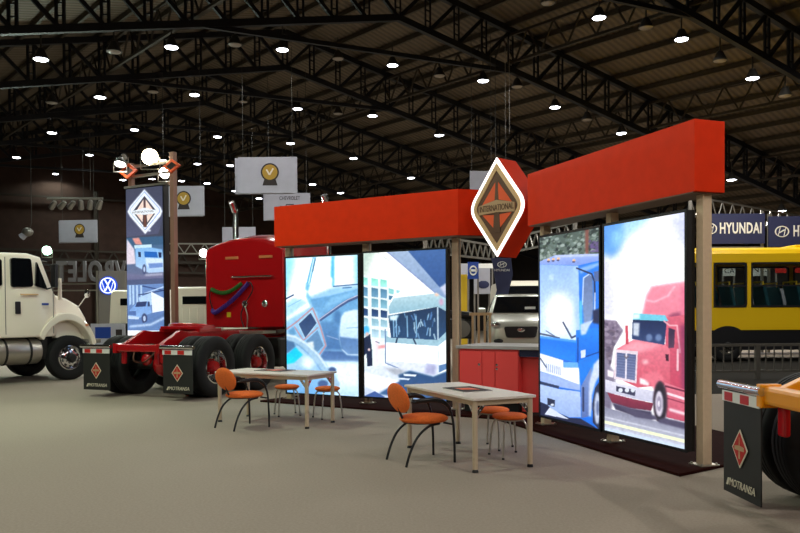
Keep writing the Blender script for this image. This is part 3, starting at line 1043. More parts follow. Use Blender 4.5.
# lattice girders running the length of the hall
for k in (-13.0, -6.4, 4.4, 11.0, 17.5):
    root = thing('roof_girder', 'brown lattice girder running along under the roof', None, roof_pt(0, k))
    root['kind'] = 'structure'
    root['group'] = 'lattice girders along the roof'
    o = Vector(roof_pt(0, k))
    L = lambda s, dz: roof_pt(s, k, dz) - o
    c = MB()
    for dz in (0.25, 1.2):
        c.bar(L(-20, dz), L(S1 - 0.5, dz), 0.09)
    c.build('chord_rail', M['girder'], root)
    w = MB()
    s = -20.0
    while s < S1 - 1.4:
        w.bar(L(s, 0.25), L(s + 0.55, 1.2), 0.05)
        w.bar(L(s + 0.55, 1.2), L(s + 1.1, 0.25), 0.05)
        s += 1.1
    w.build('web_lattice', M['girder'], root)

k = KL + 0.8
while k < KR:
    if abs(k) > 0.3:
        o = Vector(roof_pt(0, k))
        pb = MB().bar(roof_pt(-22, k, 1.5) - o, roof_pt(S1 - 0.3, k, 1.5) - o, 0.09, 0.16)
        ob = pb.build('roof_purlin', M['purlin'])
        ob.location = o
        tag(ob, 'brown purlin under the roof sheet', None, 'purlins under the roof sheet', 'structure')
    k += 1.22

# --------------------------------------------------------- high-bay lamps
LIT = [(41, 59.5), (171.5, 47.5), (282.5, 50), (392.5, 65.5), (100, 97.5), (194.5, 95), (297.5, 109), (372.5, 116), (52, 133), (134.5, 130),
       (217.5, 137), (290.5, 143.5), (353.5, 158.5), (16.5, 157.5), (55.5, 174), (89.5, 155), (163.5, 160.5), (197.5, 164), (230, 165.5),
       (123, 180), (152, 179), (181.5, 181), (207, 183.5), (235, 191), (259, 198.5), (312.5, 184.5), (340.5, 193), (599, 18), (681.5, 39.5),
       (752.5, 78.5), (483, 81), (555, 107.5), (621.5, 133.5), (439, 135.5), (411, 178), (731.5, 180), (781.5, 211)]
OFF = [(548, 3.5), (720, 61), (785, 96), (439.5, 76), (517, 87), (646, 28), (338, 59), (235, 45), (114, 52), (52, 103), (153, 92), (587, 120), (338, 114), (243, 102)]


def lamp_place(x, y):
    """where the sight line meets the level the lamps hang at"""
    d = ray(x, y)
    lo, hi = 6.0, 75.0
    for _ in range(60):
        Y = (lo + hi) / 2
        p = at(x, y, Y)
        s, k = sk(p.x, p.y)
        if p.z < roof_pt(0, k).z - 0.45:
            lo = Y
        else:
            hi = Y
    return at(x, y, lo)


def high_bay(lit):
    root = thing('high_bay_lamp', '-', 'ceiling lamp')
    b = MB().lathe([(0.05, 0.30), (0.09, 0.28), (0.12, 0.20), (0.21, 0.02), (0.215, 0.0), (0.19, 0.0), (0.11, 0.17)], 24)
    b.build('lamp_hood', M['hood'], root, smooth=True)
    l = MB().lathe([(0.19, 0.012), (0.17, -0.012), (0.10, -0.03), (0.02, -0.036)], 24)
    l.build('lens', M['lens'] if lit else M['lens_off'], root, smooth=True)
    r = MB().bar((0, 0, 0.28), (0, 0, 0.75), 0.035)
    r.build('hanger_rod', M['hood'], root)
    return root


NUM = ['first', 'second', 'third', 'fourth', 'fifth', 'sixth', 'seventh', 'eighth', 'ninth', 'tenth', 'eleventh', 'twelfth', 'thirteenth',
       'fourteenth', 'fifteenth', 'sixteenth', 'seventeenth', 'eighteenth', 'nineteenth', 'twentieth', 'twenty-first', 'twenty-second',
       'twenty-third', 'twenty-fourth', 'twenty-fifth', 'twenty-sixth', 'twenty-seventh', 'twenty-eighth', 'twenty-ninth', 'thirtieth',
       'thirty-first', 'thirty-second', 'thirty-third', 'thirty-fourth', 'thirty-fifth', 'thirty-sixth', 'thirty-seventh', 'thirty-eighth']


def lamp_light(p, energy, col=(1.0, 0.97, 0.93), name='high_bay_light', parent=None, size=math.radians(164), blend=0.35):
    l = bpy.data.lights.new(name, 'SPOT')
    l.energy = energy
    l.color = col
    l.spot_size = size
    l.spot_blend = blend
    l.shadow_soft_size = 0.18
    o = bpy.data.objects.new(name, l)
    COL.objects.link(o)
    o.location = p
    if parent:
        o.parent = parent
    return o


LAMP_W = 560
for lit, pts in ((True, LIT), (False, OFF)):
    proto = None
    for n, (x, y) in enumerate(sorted(pts)):
        if proto is None:
            proto = high_bay(lit)
            o = proto
        else:
            o = copy_tree(proto)
        p = lamp_place(x, y)
        o.location = p
        o['label'] = ('lit white high-bay lamp under the roof, %s lit lamp counted from the white-truck side' if lit else
                      'dark unlit high-bay lamp under the roof, %s unlit lamp counted from the white-truck side') % NUM[n]
        o['group'] = 'lit high-bay lamps' if lit else 'unlit high-bay lamps'
        if lit:
            green = x < 60
            lamp_light((0, 0, -0.06), LAMP_W * (2.0 if x > 700 else 1.0 if x > 600 else 0.25 if p.y > 34 else 0.65 if p.y > 26 else 0.8), (0.86, 1.0, 0.90) if green else (1.0, 0.96, 0.92), parent=o)

# unseen lamps added overhead and behind the viewer to light stand and bus
n = 0
for (x, y, e) in ((-6.5, 11.5, 2.6), (-2.5, 6.5, 0.7), (-9.5, 3.5, 1.2), (4.0, 3.2, 0.8), (9.5, 9.5, 1.1), (-4.5, -3.0, 1.6), (3.0, -6.0, 2.2), (10.5, 1.0, 3.4), (11.2, 17.5, 2.4), (-12.0, -3.0, 1.8), (-5.0, -11.0, 2.6), (5.0, -13.0, 2.6), (13.0, -6.0, 4.6)):
    o = high_bay(True)
    s, k = sk(x, y)
    o.location = (x, y, roof_pt(s, k).z - 0.45)
    o['label'] = 'added unseen high-bay lamp that lights the stand and its surroundings'
    o['group'] = 'added unseen lamps overhead'
    lamp_light((0, 0, -0.06), LAMP_W * e, (0.82, 1.0, 0.78) if -10 < x < -5 else (1.0, 0.96, 0.90), parent=o, size=math.radians(174), blend=0.12)

w = bpy.data.worlds.new('world')
sc.world = w
w.use_nodes = True
w.node_tree.nodes['Background'].inputs[0].default_value = (0.55, 0.5, 0.5, 1)
w.node_tree.nodes['Background'].inputs[1].default_value = 0.004
sc.view_settings.view_transform = 'Standard'
sc.view_settings.look = 'None'
sc.view_settings.gamma = 1.0
sc.view_settings.use_curve_mapping = False
sc.view_settings.exposure = 0.0
sc.cycles.use_denoising = True
sc.cycles.max_bounces = 5
sc.cycles.diffuse_bounces = 3
sc.cycles.glossy_bounces = 3
sc.cycles.transmission_bounces = 4
sc.cycles.sample_clamp_indirect = 4.0
sc.cycles.caustics_reflective = False
sc.cycles.caustics_refractive = False
# ================================================================ the stand
RU = Vector((-0.345, 0.939, 0)).normalized()      # along the right wing, going away
RN = Vector((0.939, 0.345, 0)).normalized()       # from its front to its back
LU = Vector((0.862, -0.507, 0)).normalized()      # along the left wing, going right
LN = Vector((0.507, 0.862, 0)).normalized()
TOPZ, BOTZ = 3.44, 2.74

# platform
A = gp(679.8, 477); E = gp(771, 457)
Ld = gp(260, 402); Cc = gp(495, 419.6)
E2 = A + (E - A) * 1.35
pf = [(Ld.x, Ld.y), (Cc.x, Cc.y), (A.x, A.y), (E2.x, E2.y), (E2.x - 0.6, E2.y + 2.2), (3.2, 13.2), (0.6, 14.6), (Ld.x + 0.7, Ld.y + 1.0)]
root = thing('stand_platform', 'low dark maroon platform under the orange-topped stand', 'platform', (Cc.x, Cc.y, 0))
lp = [(x - Cc.x, y - Cc.y) for x, y in pf]
MB().prism(lp, 0.0, 0.03).build('deck', M['platform'], root, bevel=0.006)
EDGE = 0.03


def post(base, h, label, w=0.10, d=0.13, rz=0.0):
    r = thing('support_post', label, 'post', (base.x, base.y, EDGE), rz, 'beige posts under the orange fascia')
    b = MB()
    b.box((0, 0, h / 2), (w, d, h))
    b.build('shaft', M['post'], r, bevel=0.006)
    MB().box((w / 2 - 0.004, 0, h / 2), (0.02, d * 0.45, h - 0.01)).build('groove_strip', M['alu'], r)
    p = MB().box((0, 0, 0.006), (w * 2.0, d * 1.9, 0.012))
    for sx in (-1, 1):
        for sy in (-1, 1):
            p.lathe([(0.012, 0.012), (0.012, 0.024), (0.004, 0.028)], 8, Matrix.Translation((sx * w * 0.8, sy * d * 0.75, 0)))
    p.build('base_plate', M['alu'], r)
    return r


rzR = math.atan2(RU.y, RU.x) - PI / 2          # local y along the wing
rzL = math.atan2(LU.y, LU.x)
PR0 = gp(704.0, 464.8, 0.03)
PRs = [PR0, PR0 + RU * 1.52, PR0 + RU * 3.04]
PLs = [at(290, 300, 13.95), at(367.2, 300, 13.2), at(456.5, 300, 12.3)]
for p, lb in zip(PRs, ('beige post at the open end of the stand, beside the red highway truck panel', 'beige post behind the seam of the blue and red truck panels', 'beige post behind the blue truck panel, nearest the red cabinet')):
    post(p, BOTZ - EDGE - 0.002, lb, 0.11, 0.10, rzR)
for p, lb in zip(PLs, ('beige post behind the cab interior panel, next to the red tractor', 'beige post behind the seam of the cab interior and city bus panels', 'beige post between the city bus panel and the red cabinet')):
    post(p, BOTZ - EDGE - 0.002, lb, 0.11, 0.11, rzL)


# orange fascia beams
def fascia(name, pts, label):
    """pts: front outline then back outline, as world xy going round"""
    c = Vector((sum(p[0] for p in pts) / len(pts), sum(p[1] for p in pts) / len(pts), BOTZ))
    r = thing(name, label, 'fascia', c)
    lp = [(p[0] - c.x, p[1] - c.y) for p in pts]
    MB().prism(lp, 0.0, TOPZ - BOTZ).build('box_cover', M['orange'], r, bevel=0.004)
    MB().prism([(x * 0.985, y * 0.985) for x, y in lp], -0.012, 0.0).build('underside_panel', M['brown'], r)
    return r


f0 = at(694.6, 192.0, 7.58)
f0 = Vector((f0.x, f0.y, 0))
fR = [f0, f0 + RU * 3.25, f0 + RU * 3.25 + RN * 0.37, f0 + RN * 0.37]
fascia('fascia_beam', [(p.x, p.y) for p in fR], 'long orange fascia beam above the blue and red truck panels')
l0 = at(274.2, 228, 13.75); l1 = at(458, 212, 11.86)
LUb = Vector((l1.x - l0.x, l1.y - l0.y, 0)).normalized()
LNb = Vector((-LUb.y, LUb.x, 0))
l0 = Vector((l0.x, l0.y, 0)); l1 = Vector((l1.x, l1.y, 0))
l2 = l1 + Vector((0.42, 0.10, 0))
fL = [l0, l1, l2, l2 + Vector((0.1, 0.40, 0)), l1 + LNb * 0.42, l0 + LNb * 0.37]
fascia('fascia_beam', [(p.x, p.y) for p in fL], 'long orange fascia beam above the cab interior and city bus panels')


# back-lit picture boxes
def lightbox(near, far, z0, z1, pr, nm, label, strength, thick=0.10):
    """near/far: ends of the picture's front face; the viewer looks at the face"""
    d = far - near
    L = d.length
    rz = math.atan2(d.y, d.x)
    r = thing('lightbox_panel', label, 'lightbox', (near.x, near.y, z0), rz, 'back-lit picture panels of the stand')
    H = z1 - z0
    h = MB()
    h.box((L / 2, thick / 2 + 0.004, H / 2), (L + 0.05, thick, H + 0.05))
    h.build('housing', M['black'], r, bevel=0.006)
    fr = MB()
    o_, i_ = [(-0.03, -0.03), (L + 0.03, -0.03), (L + 0.03, H + 0.03), (-0.03, H + 0.03)], [(0.0, 0.0), (L, 0.0), (L, H), (0.0, H)]
    fr.ring(o_, i_, -0.008, 0.01, None, 'y')
    fr.build('frame_edge', M['black'], r)
    b = MB()
    for x in (L * 0.15, L * 0.85):
        b.box((x, thick + 0.02, H * 0.9), (0.06, 0.04, 0.12))
        b.box((x, thick + 0.02, H * 0.1), (0.06, 0.04, 0.12))
    b.build('bracket_lug', M['alu'], r)
    pr.build('printed_sheet', L, H, strength, r, (0, 0.0, 0), (1.35, 1.12, 1.06) if nm in ('cab', 'bus') else (1.12, 1.1, 1.06))
    return r


def on_line(x, p0, u):
    """the point on the plan line p0 + t u seen in column x"""
    d = ray(x, 310)
    t = (p0.x * d.y - p0.y * d.x) / (u.y * d.x - u.x * d.y)
    return p0 + u * t


R0 = PR0 - RN * 0.17
R0 = Vector((R0.x, R0.y, 0))
ES = 1.25
r2n, r2f = on_line(685.0, R0, RU), on_line(604.5, R0, RU)
r1n, r1f = on_line(599.3, R0, RU), on_line(540.0, R0, RU)
# local x runs from the left end to the right end as the viewer sees it
lightbox(r2f, r2n, 0.185, 2.56, print_red_truck(), 'red', 'tall lit panel picturing a red highway truck under a bright sky', ES)
lightbox(r1f, r1n, 0.18, 2.555, print_blue_truck(), 'blue', 'tall lit panel picturing a blue flat-nosed truck before trees', ES)
la, lb = at(286.4, 300, 13.75), at(446.0, 300, 12.15)
la.z = lb.z = 0
lu = (lb - la).normalized()
l1n, l1f = on_line(286.4, la, lu), on_line(358.1, la, lu)
l2n, l2f = on_line(364.0, la, lu), on_line(446.0, la, lu)
lightbox(l1n, l1f, 0.165, 2.53, print_cab_inside(), 'cab', 'tall lit panel picturing a pale blue truck cab interior and wheel', ES)
lightbox(l2n, l2f, 0.175, 2.55, print_city_bus(), 'bus', 'tall lit panel picturing a white city bus by a glazed building', ES)

# ------------------------------------------------------ the diamond sign
SU = Vector((0.685, -0.728, 0)).normalized()
SN = Vector((-0.728, -0.685, 0)).normalized()        # towards the viewer
sp = at(497.3, 207.2, 11.1)
rzS = math.atan2(SU.y, SU.x)                         # local x along the face, local -y towards the viewer
sign = thing('diamond_sign', 'lit orange diamond sign hanging where the two fascia beams meet', 'sign', sp, rzS)
SW, SH = 0.515, 0.71


def dia(k, kr=1.0):
    P = [(SW * 1.06 * k, 0), (0, SH * k), (-SW * 1.06 * k, 0), (0, -SH * k)]
    return rounded(P, [0.20 * k * kr, 0.012, 0.20 * k * kr, 0.012], 6)


MB().prism(dia(1.0), 0.0, 0.42, None, 'y').build('sign_body', M['orange'], sign, bevel=0.003)
MB().ring(dia(1.0), dia(0.89), -0.012, 0.004, None, 'y').build('lit_border', M['rim_glow'], sign)['label'] = 'glowing white border'
MB().ring(dia(0.886), dia(0.735, 0.6), -0.02, 0.004, None, 'y').build('gold_frame', M['gold'], sign, bevel=0.004)
MB().prism(dia(0.735, 0.6), -0.006, 0.004, None, 'y').build('backing_plate', M['brown'], sign)
E_ = -0.012


def plate(pts, d0, d1, name, m):
    return MB().prism([(x * SW, z * SH) for x, z in pts], d0, d1, None, 'y').build(name, m, sign)


plate([(-0.05, 0.50), (-0.05, 0.15), (-0.53, 0.07)], -0.014, 0.0, 'orange_pane', M['orange_mark'])
plate([(0.05, 0.50), (0.05, 0.15), (0.53, 0.07)], -0.014, 0.0, 'orange_pane', M['orange_mark'])
plate([(-0.11, -0.42), (-0.10, -0.15), (-0.52, -0.13)], -0.014, 0.0, 'orange_pane', M['orange_mark'])
plate([(0.11, -0.42), (0.10, -0.15), (0.52, -0.13)], -0.014, 0.0, 'orange_pane', M['orange_mark'])
plate([(-0.035, 0.50), (0.035, 0.50), (0.13, -0.50), (-0.13, -0.50)], -0.016, 0.0, 'road_strip', M['brown'])
plate([(-0.64, 0.055), (0.0, 0.145), (0.64, 0.055), (0.64, -0.13), (0.0, -0.10), (-0.64, -0.13)], -0.024, 0.0, 'name_band', M['tan'])
text_mesh('INTERNATIONAL', 'lettering', M['brown'], 0.125, (0, -0.026, -0.012), (PI / 2, 0, 0), sign, 0.004, SW * 1.20)

# ------------------------------------------------------------ red cabinet
cl = on_line(459.6, at(459.6, 300, 12.0) * 1.0, LU)
cl.z = 0
cab = thing('storage_cabinet', 'red storage cabinet with pale worktop in the gap between the lit panels', 'cabinet', (cl.x, cl.y, EDGE), rzL)
CW, CD, CH = 0.96, 1.0, 0.975
MB().box((CW / 2, CD / 2 + 0.01, CH / 2 + 0.09), (CW, CD, CH - 0.18 + 0.0)).build('carcass', M['cab_red'], cab, bevel=0.004)
MB().box((CW / 2, CD / 2 + 0.05, 0.09), (CW - 0.06, CD - 0.1, 0.18)).build('plinth', M['platform_edge'], cab)
dw = [(0.0, 0.375), (0.38, 0.59), (0.595, CW)]
for i, (a, b) in enumerate(dw):
    d = MB().box(((a + b) / 2, -0.004, 0.56), (b - a - 0.006, 0.022, 0.76)).build('door', M['cab_red'], cab, bevel=0.002)
    kz = [(0.335, 0.74), None, (0.625, 0.74)][i]
    if kz:
        k = MB().lathe([(0.018, 0.0), (0.018, 0.012), (0.010, 0.016)], 14, Matrix.Translation((kz[0], -0.015, kz[1])) @ Matrix.Rotation(PI / 2, 4, 'X'))
        if i == 2:
            k.lathe([(0.018, 0.0), (0.018, 0.012), (0.010, 0.016)], 14, Matrix.Translation((kz[0], -0.015, kz[1] - 0.06)) @ Matrix.Rotation(PI / 2, 4, 'X'))
        k.build('door_lock', M['chrome'], d, smooth=True)
MB().box((CW / 2 + 0.30, CD / 2, CH + 0.025), (CW + 0.70, CD + 0.08, 0.05)).build('worktop', M['worktop'], cab, bevel=0.006)
MB().box((CW + 0.33, 0.03, CH - 0.055), (0.64, 0.02, 0.10)).build('front_band', M['navy'], cab)
MB().box((CW + 0.33, 0.16, 0.47), (0.66, 0.03, 0.86)).build('recessed_panel', M['cab_red'], cab)

# --------------------------------------------------------------- furniture
def make_table(label, cx, cy, rz):
    r = thing('meeting_table', label, 'table', (cx, cy, 0), rz, 'grey meeting tables on the carpet')
    Lx, Wy, h = 1.53, 0.64, 0.735
    t = MB().prism(rounded([(-Lx / 2 - .05, -Wy / 2 - .05), (Lx / 2 + .05, -Wy / 2 - .05), (Lx / 2 + .05, Wy / 2 + .05), (-Lx / 2 - .05, Wy / 2 + .05)], 0.02, 3), h - 0.026, h)
    t.build('table_top', M['tabletop'], r, bevel=0.004)
    rl = MB()
    for sy in (-1, 1):
        rl.bar((-Lx / 2, sy * Wy / 2, h - 0.055), (Lx / 2, sy * Wy / 2, h - 0.055), 0.02, 0.045)
    for sx in (-1, 1):
        rl.bar((sx * Lx / 2, -Wy / 2, h - 0.055), (sx * Lx / 2, Wy / 2, h - 0.055), 0.02, 0.045)
    rl.build('under_frame', M['leg'], r)
    for sx in (-1, 1):
        for sy in (-1, 1):
            x, y = sx * Lx / 2, sy * Wy / 2
            lg = MB().tube([(x, y, 0.03), (x, y, h - 0.03)], 0.0275, 16).build('leg', M['leg'], r, smooth=True)
            MB().lathe([(0.032, 0.0), (0.032, 0.012), (0.022, 0.032)], 16, Matrix.Translation((x, y, 0))).build('foot', M['blackmetal'], lg, smooth=True)
            br = MB()
            for (ux, uy) in ((-sx, 0), (0, -sy)):
                p0 = Vector((x + ux * 0.02, y + uy * 0.02, h - 0.165)); p1 = Vector((x + ux * 0.135, y + uy * 0.135, h - 0.03))
                br.bar(p0, p1, 0.012, 0.036)
                for t_ in (0.3, 0.6):
                    c = p0.lerp(p1, t_)
                    br.ellipsoid((c.x, c.y, c.z), (0.013, 0.013, 0.013), 8, 5)
            br.build('corner_bracket', M['chrome'], lg)
    return r


def magazine(label, cx, cy, rz, z=0.735):
    r = thing('magazine', label, 'magazine', (cx, cy, z), rz)
    MB().box((0, 0, 0.006), (0.50, 0.34, 0.012)).build('pages', M['white'], r)
    MB().box((0, 0, 0.0135), (0.502, 0.342, 0.003)).build('cover', M['dark_print'], r)
    c = MB()
    c.prism([(-0.13, -0.09), (0.05, -0.09), (0.12, 0.09), (-0.06, 0.09)], 0.0152, 0.0165)
    c.build('cover_picture', M['orange_mark'], r)
    MB().prism([(0.10, -0.1), (0.18, -0.1), (0.18, 0.09), (0.15, 0.09)], 0.0152, 0.0162).build('cover_strip', M['grey'], r)


T1 = (0.708, 8.46, math.radians(114.2))
T2 = (-1.80, 11.2, math.radians(152.0))
make_table('grey table with four tubular legs beside the armchair in front of the red cabinet', *T1)
make_table('grey table with four tubular legs before the cab interior panel, beside the tractor', *T2)
mp = gp(467, 390.2, 0.735)
magazine('dark magazine with orange cover picture lying on the table by the red cabinet', mp.x, mp.y, math.radians(113.4 - 90 + 90))
mp = gp(275, 371.0, 0.735)
magazine('thin dark magazine lying on the table before the cab interior panel', mp.x, mp.y, math.radians(150))


def make_armchair(label, cx, cy, rz):
    r = thing('armchair', label, 'chair', (cx, cy, 0), rz, 'black-framed orange armchairs')
    s = MB().ellipsoid((0.045, 0, 0.452), (0.265, 0.25, 0.045), 32, 12, None, 0.55)
    s.build('seat', M['fabric'], r, smooth=True)
    MB().ellipsoid((0.02, 0, 0.425), (0.22, 0.205, 0.022), 24, 8, None, 0.5).build('seat_pan', M['blackmetal'], r, smooth=True)
    tilt = Matrix.Translation((-0.255, 0, 0.685)) @ Matrix.Rotation(math.radians(-13), 4, 'Y') @ Matrix.Rotation(PI / 2, 4, 'Y')
    MB().ellipsoid((0, 0, 0), (0.162, 0.245, 0.034), 32, 10, tilt, 0.6).build('backrest', M['fabric'], r, smooth=True)
    MB().tube(smooth_path([(-0.02, 0.0, 0.42), (-0.16, 0.0, 0.43), (-0.225, 0.0, 0.50), (-0.262, 0.0, 0.64)]), 0.014, 8).build('back_stay', M['blackmetal'], r, smooth=True)
    for sy in (-1, 1):
        y = sy * 0.235
        rear = smooth_path([(0.12, y * 0.86, 0.415), (-0.02, y * 0.95, 0.395), (-0.15, y, 0.30), (-0.235, y * 1.0, 0.15), (-0.285, y * 1.0, 0.0)])
        MB().tube(rear, 0.0135, 10).build('leg', M['blackmetal'], r, smooth=True)
        fr = smooth_path([(0.285, y, 0.0), (0.28, y, 0.25), (0.262, y, 0.46), (0.20, y, 0.60), (0.08, y, 0.655), (-0.08, y * 0.98, 0.655), (-0.205, y * 0.86, 0.655)])
        lg = MB().tube(fr, 0.0135, 10).build('leg', M['blackmetal'], r, smooth=True)
        ar = smooth_path([(0.235, y, 0.56), (0.19, y, 0.615), (0.08, y, 0.672), (-0.07, y, 0.672), (-0.17, y * 0.93, 0.668)])
        MB().tube(ar, [0.016 + 0.008 * math.sin(PI * i / (len(ar) - 1)) for i in range(len(ar))], 10).build('armrest', M['blackmetal'], r, smooth=True)
    MB().tube([(0.12, -0.205, 0.415), (0.12, 0.205, 0.415)], 0.012, 8).build('stretcher', M['blackmetal'], r, smooth=True)
    MB().tube([(0.27, -0.235, 0.40), (0.18, -0.18, 0.42)], 0.011, 8).build('seat_strut', M['blackmetal'], r)
    MB().tube([(0.27, 0.235, 0.40), (0.18, 0.18, 0.42)], 0.011, 8).build('seat_strut', M['blackmetal'], r)
    return r


make_armchair('orange armchair with curved black legs at the table in front of the red cabinet', 0.205, 8.235, math.radians(26))
make_armchair('orange armchair with curved black legs at the table before the cab interior panel', -2.19, 10.71, math.radians(45))


def make_stool(label, cx, cy, rz, h=0.46):
    r = thing('stool', label, 'stool', (cx, cy, 0), rz, 'round orange stools beside the tables')
    MB().ellipsoid((0, 0, h - 0.022), (0.19, 0.19, 0.034), 32, 10, None, 0.5).build('seat', M['fabric'], r, smooth=True)
    MB().lathe([(0.155, h - 0.062), (0.165, h - 0.05), (0.16, h - 0.045)], 24).build('seat_ring', M['alu'], r, smooth=True)
    for k in range(4):
        a = PI / 4 + k * PI / 2
        c, s_ = math.cos(a), math.sin(a)
        pts = smooth_path([(0.10 * c, 0.10 * s_, h - 0.055), (0.165 * c, 0.165 * s_, h - 0.075), (0.20 * c, 0.20 * s_, h - 0.16), (0.235 * c, 0.235 * s_, 0.0)])
        lg = MB().tube(pts, 0.011, 10).build('leg', M['alu'], r, smooth=True)
        MB().lathe([(0.015, 0), (0.015, 0.015), (0.011, 0.02)], 10, Matrix.Translation((0.235 * c, 0.235 * s_, 0))).build('foot', M['blackmetal'], lg)
    return r


make_stool('round orange stool tucked nearest the open end of the table by the cabinet', gp(509.5, 414, 0.46).x, gp(509.5, 414, 0.46).y, math.radians(20))
make_stool('round orange stool half hidden behind another stool, next to the red cabinet', gp(493, 408, 0.46).x, gp(493, 408, 0.46).y, math.radians(55))
s3, s4 = gp(287, 385.2, 0.46), gp(327.5, 387.0, 0.46)
make_stool('round orange stool behind the table, next to the rear truck wheels', s3.x, s3.y, math.radians(20))
make_stool('round orange stool behind the table, before the cab interior panel', s4.x, s4.y, math.radians(30))
# ============================================================ tower panel
TU = Vector((0.887, -0.46, 0)).normalized()
TY = 18.6
t0 = at(127, 260, TY); t0.z = 0
t1 = on_line(164.0, t0, TU)
tz1, tz0 = at(145, 189.5, TY).z, at(145, 336, TY).z
rzT = math.atan2(TU.y, TU.x)
TL = (t1 - t0).length
tow = thing('tower_sign', 'tall free-standing tower with lit truck pictures behind the red tractor frame', 'sign tower', (t0.x, t0.y, 0), rzT)
MB().box((TL / 2, 0.09, (tz0 + tz1) / 2), (TL + 0.05, 0.17, tz1 - tz0 + 0.05)).build('housing', M['black'], tow, bevel=0.006)
sheet = print_tower().build('printed_sheet', TL, tz1 - tz0, 1.1, tow, (0, -0.006, tz0))
text_mesh('INTERNATIONAL', 'lettering', M['grey'], 0.07, (TL * 0.47, -0.012, tz0 + (tz1 - tz0) * 0.838), (PI / 2, 0, 0), sheet, 0.001, TL * 0.60)
topz = at(130, 157, TY).z
MB().box((-0.03, 0.20, topz / 2 - 0.06), (0.11, 0.11, topz - 0.12)).build('post', M['tower_post'], tow, bevel=0.006)
MB().box((TL + 0.22, 0.12, topz / 2), (0.12, 0.12, topz)).build('post', M['tower_post'], tow, bevel=0.006)
for zz, nm in ((topz - 0.20, 'crossbar'), (topz - 0.44, 'crossbar')):
    MB().bar((-0.03, 0.20, zz), (TL + 0.2, 0.16, zz), 0.06, 0.06).build(nm, M['alu'], tow)
MB().box((TL / 2 + 0.04, 0.05, tz1 + 0.05), (TL + 0.2, 0.12, 0.05)).build('top_rail', M['alu'], tow)
MB().box((TL / 2, 0.12, 0.03), (TL + 0.7, 0.9, 0.06)).build('base_plate', M['platform_edge'], tow)
for xx, sz in ((0.03, 1.0), (TL + 0.25, 0.85)):
    d = [(0.31 * sz, 0), (0, 0.19 * sz), (-0.31 * sz, 0), (0, -0.19 * sz)]
    di = [(p * 0.62, q * 0.62) for p, q in d]
    mt_ = Matrix.Translation((xx, 0.02, topz - 0.33)) @ Matrix.Rotation(math.radians(-8), 4, 'X')
    o = MB().ring(d, di, 0, 0.05, mt_, 'y').build('diamond_ornament', M['orange_mark'], tow)
    o['label'] = 'orange diamond ornament'
    MB().prism(di, 0.02, 0.03, mt_, 'y').build('ornament_plate', M['dark_print'], o)


def floodlight(label, p, r, lens, aim=(0, -1, -0.2), energy=0.0, col=(1, 1, 1), squash=1.0):
    d = Vector(aim).normalized()
    q = Vector((0, 0, 1)).rotation_difference(d).to_matrix().to_4x4()
    root = thing('floodlight', label, 'floodlight', p)
    MB().lathe([(r * 0.5, -r * 1.1), (r * 0.8, -r * 0.7), (r * 1.12, 0.0), (r * 1.12, 0.03), (r * 1.0, 0.03), (r * 0.98, -0.01)], 20, q).build('lamp_housing', M['hood'], root, smooth=True)
    MB().lathe([(r * 0.98, 0.012), (r * 0.7, 0.03), (r * 0.05, 0.04)], 20, q).build('lens', lens, root, smooth=True)
    MB().tube([(-r * 1.2, 0, 0), (-r * 1.2, 0.02, -r * 1.5), (r * 1.2, 0.02, -r * 1.5), (r * 1.2, 0, 0)], 0.014, 6).build('yoke', M['alu'], root)
    if energy:
        lamp_light(d * 0.09, energy, col, 'floodlight_beam', root, math.radians(140)).rotation_euler = Vector((0, 0, -1)).rotation_difference(d).to_euler()
    return root


floodlight('bright warm floodlight blazing on the crossbar of the tower sign', at(150, 157, TY - 0.15), 0.19, M['flood_warm'], (0.3, -1, -0.1), 90, (1.0, 0.85, 0.6))
floodlight('white floodlight below the warm one, against the tower post', at(164.5, 173, TY - 0.3), 0.13, M['flood_white'], (-0.2, -1, -0.5), 40)
floodlight('small slanted floodlight at the outer corner of the tower top', at(120, 163.5, TY - 0.1), 0.13, M['flood_white'], (0.0, -0.45, -0.9), 20)
floodlight('small dim lamp turned sideways above the tower corner', at(124, 157, TY + 0.4), 0.08, M['lens_off'], (0.8, -0.5, 0.2))

# ================================================================ wheels
TYRE = [(0.30, -0.11), (0.33, -0.135), (0.42, -0.15), (0.50, -0.145), (0.535, -0.125), (0.55, -0.105), (0.55, -0.066), (0.541, -0.062), (0.541, -0.048), (0.55, -0.044),
        (0.551, -0.012), (0.542, -0.008), (0.542, 0.008), (0.551, 0.012), (0.55, 0.044), (0.541, 0.048), (0.541, 0.062), (0.55, 0.066), (0.55, 0.105), (0.535, 0.125),
        (0.50, 0.145), (0.42, 0.15), (0.33, 0.135), (0.30, 0.11)]


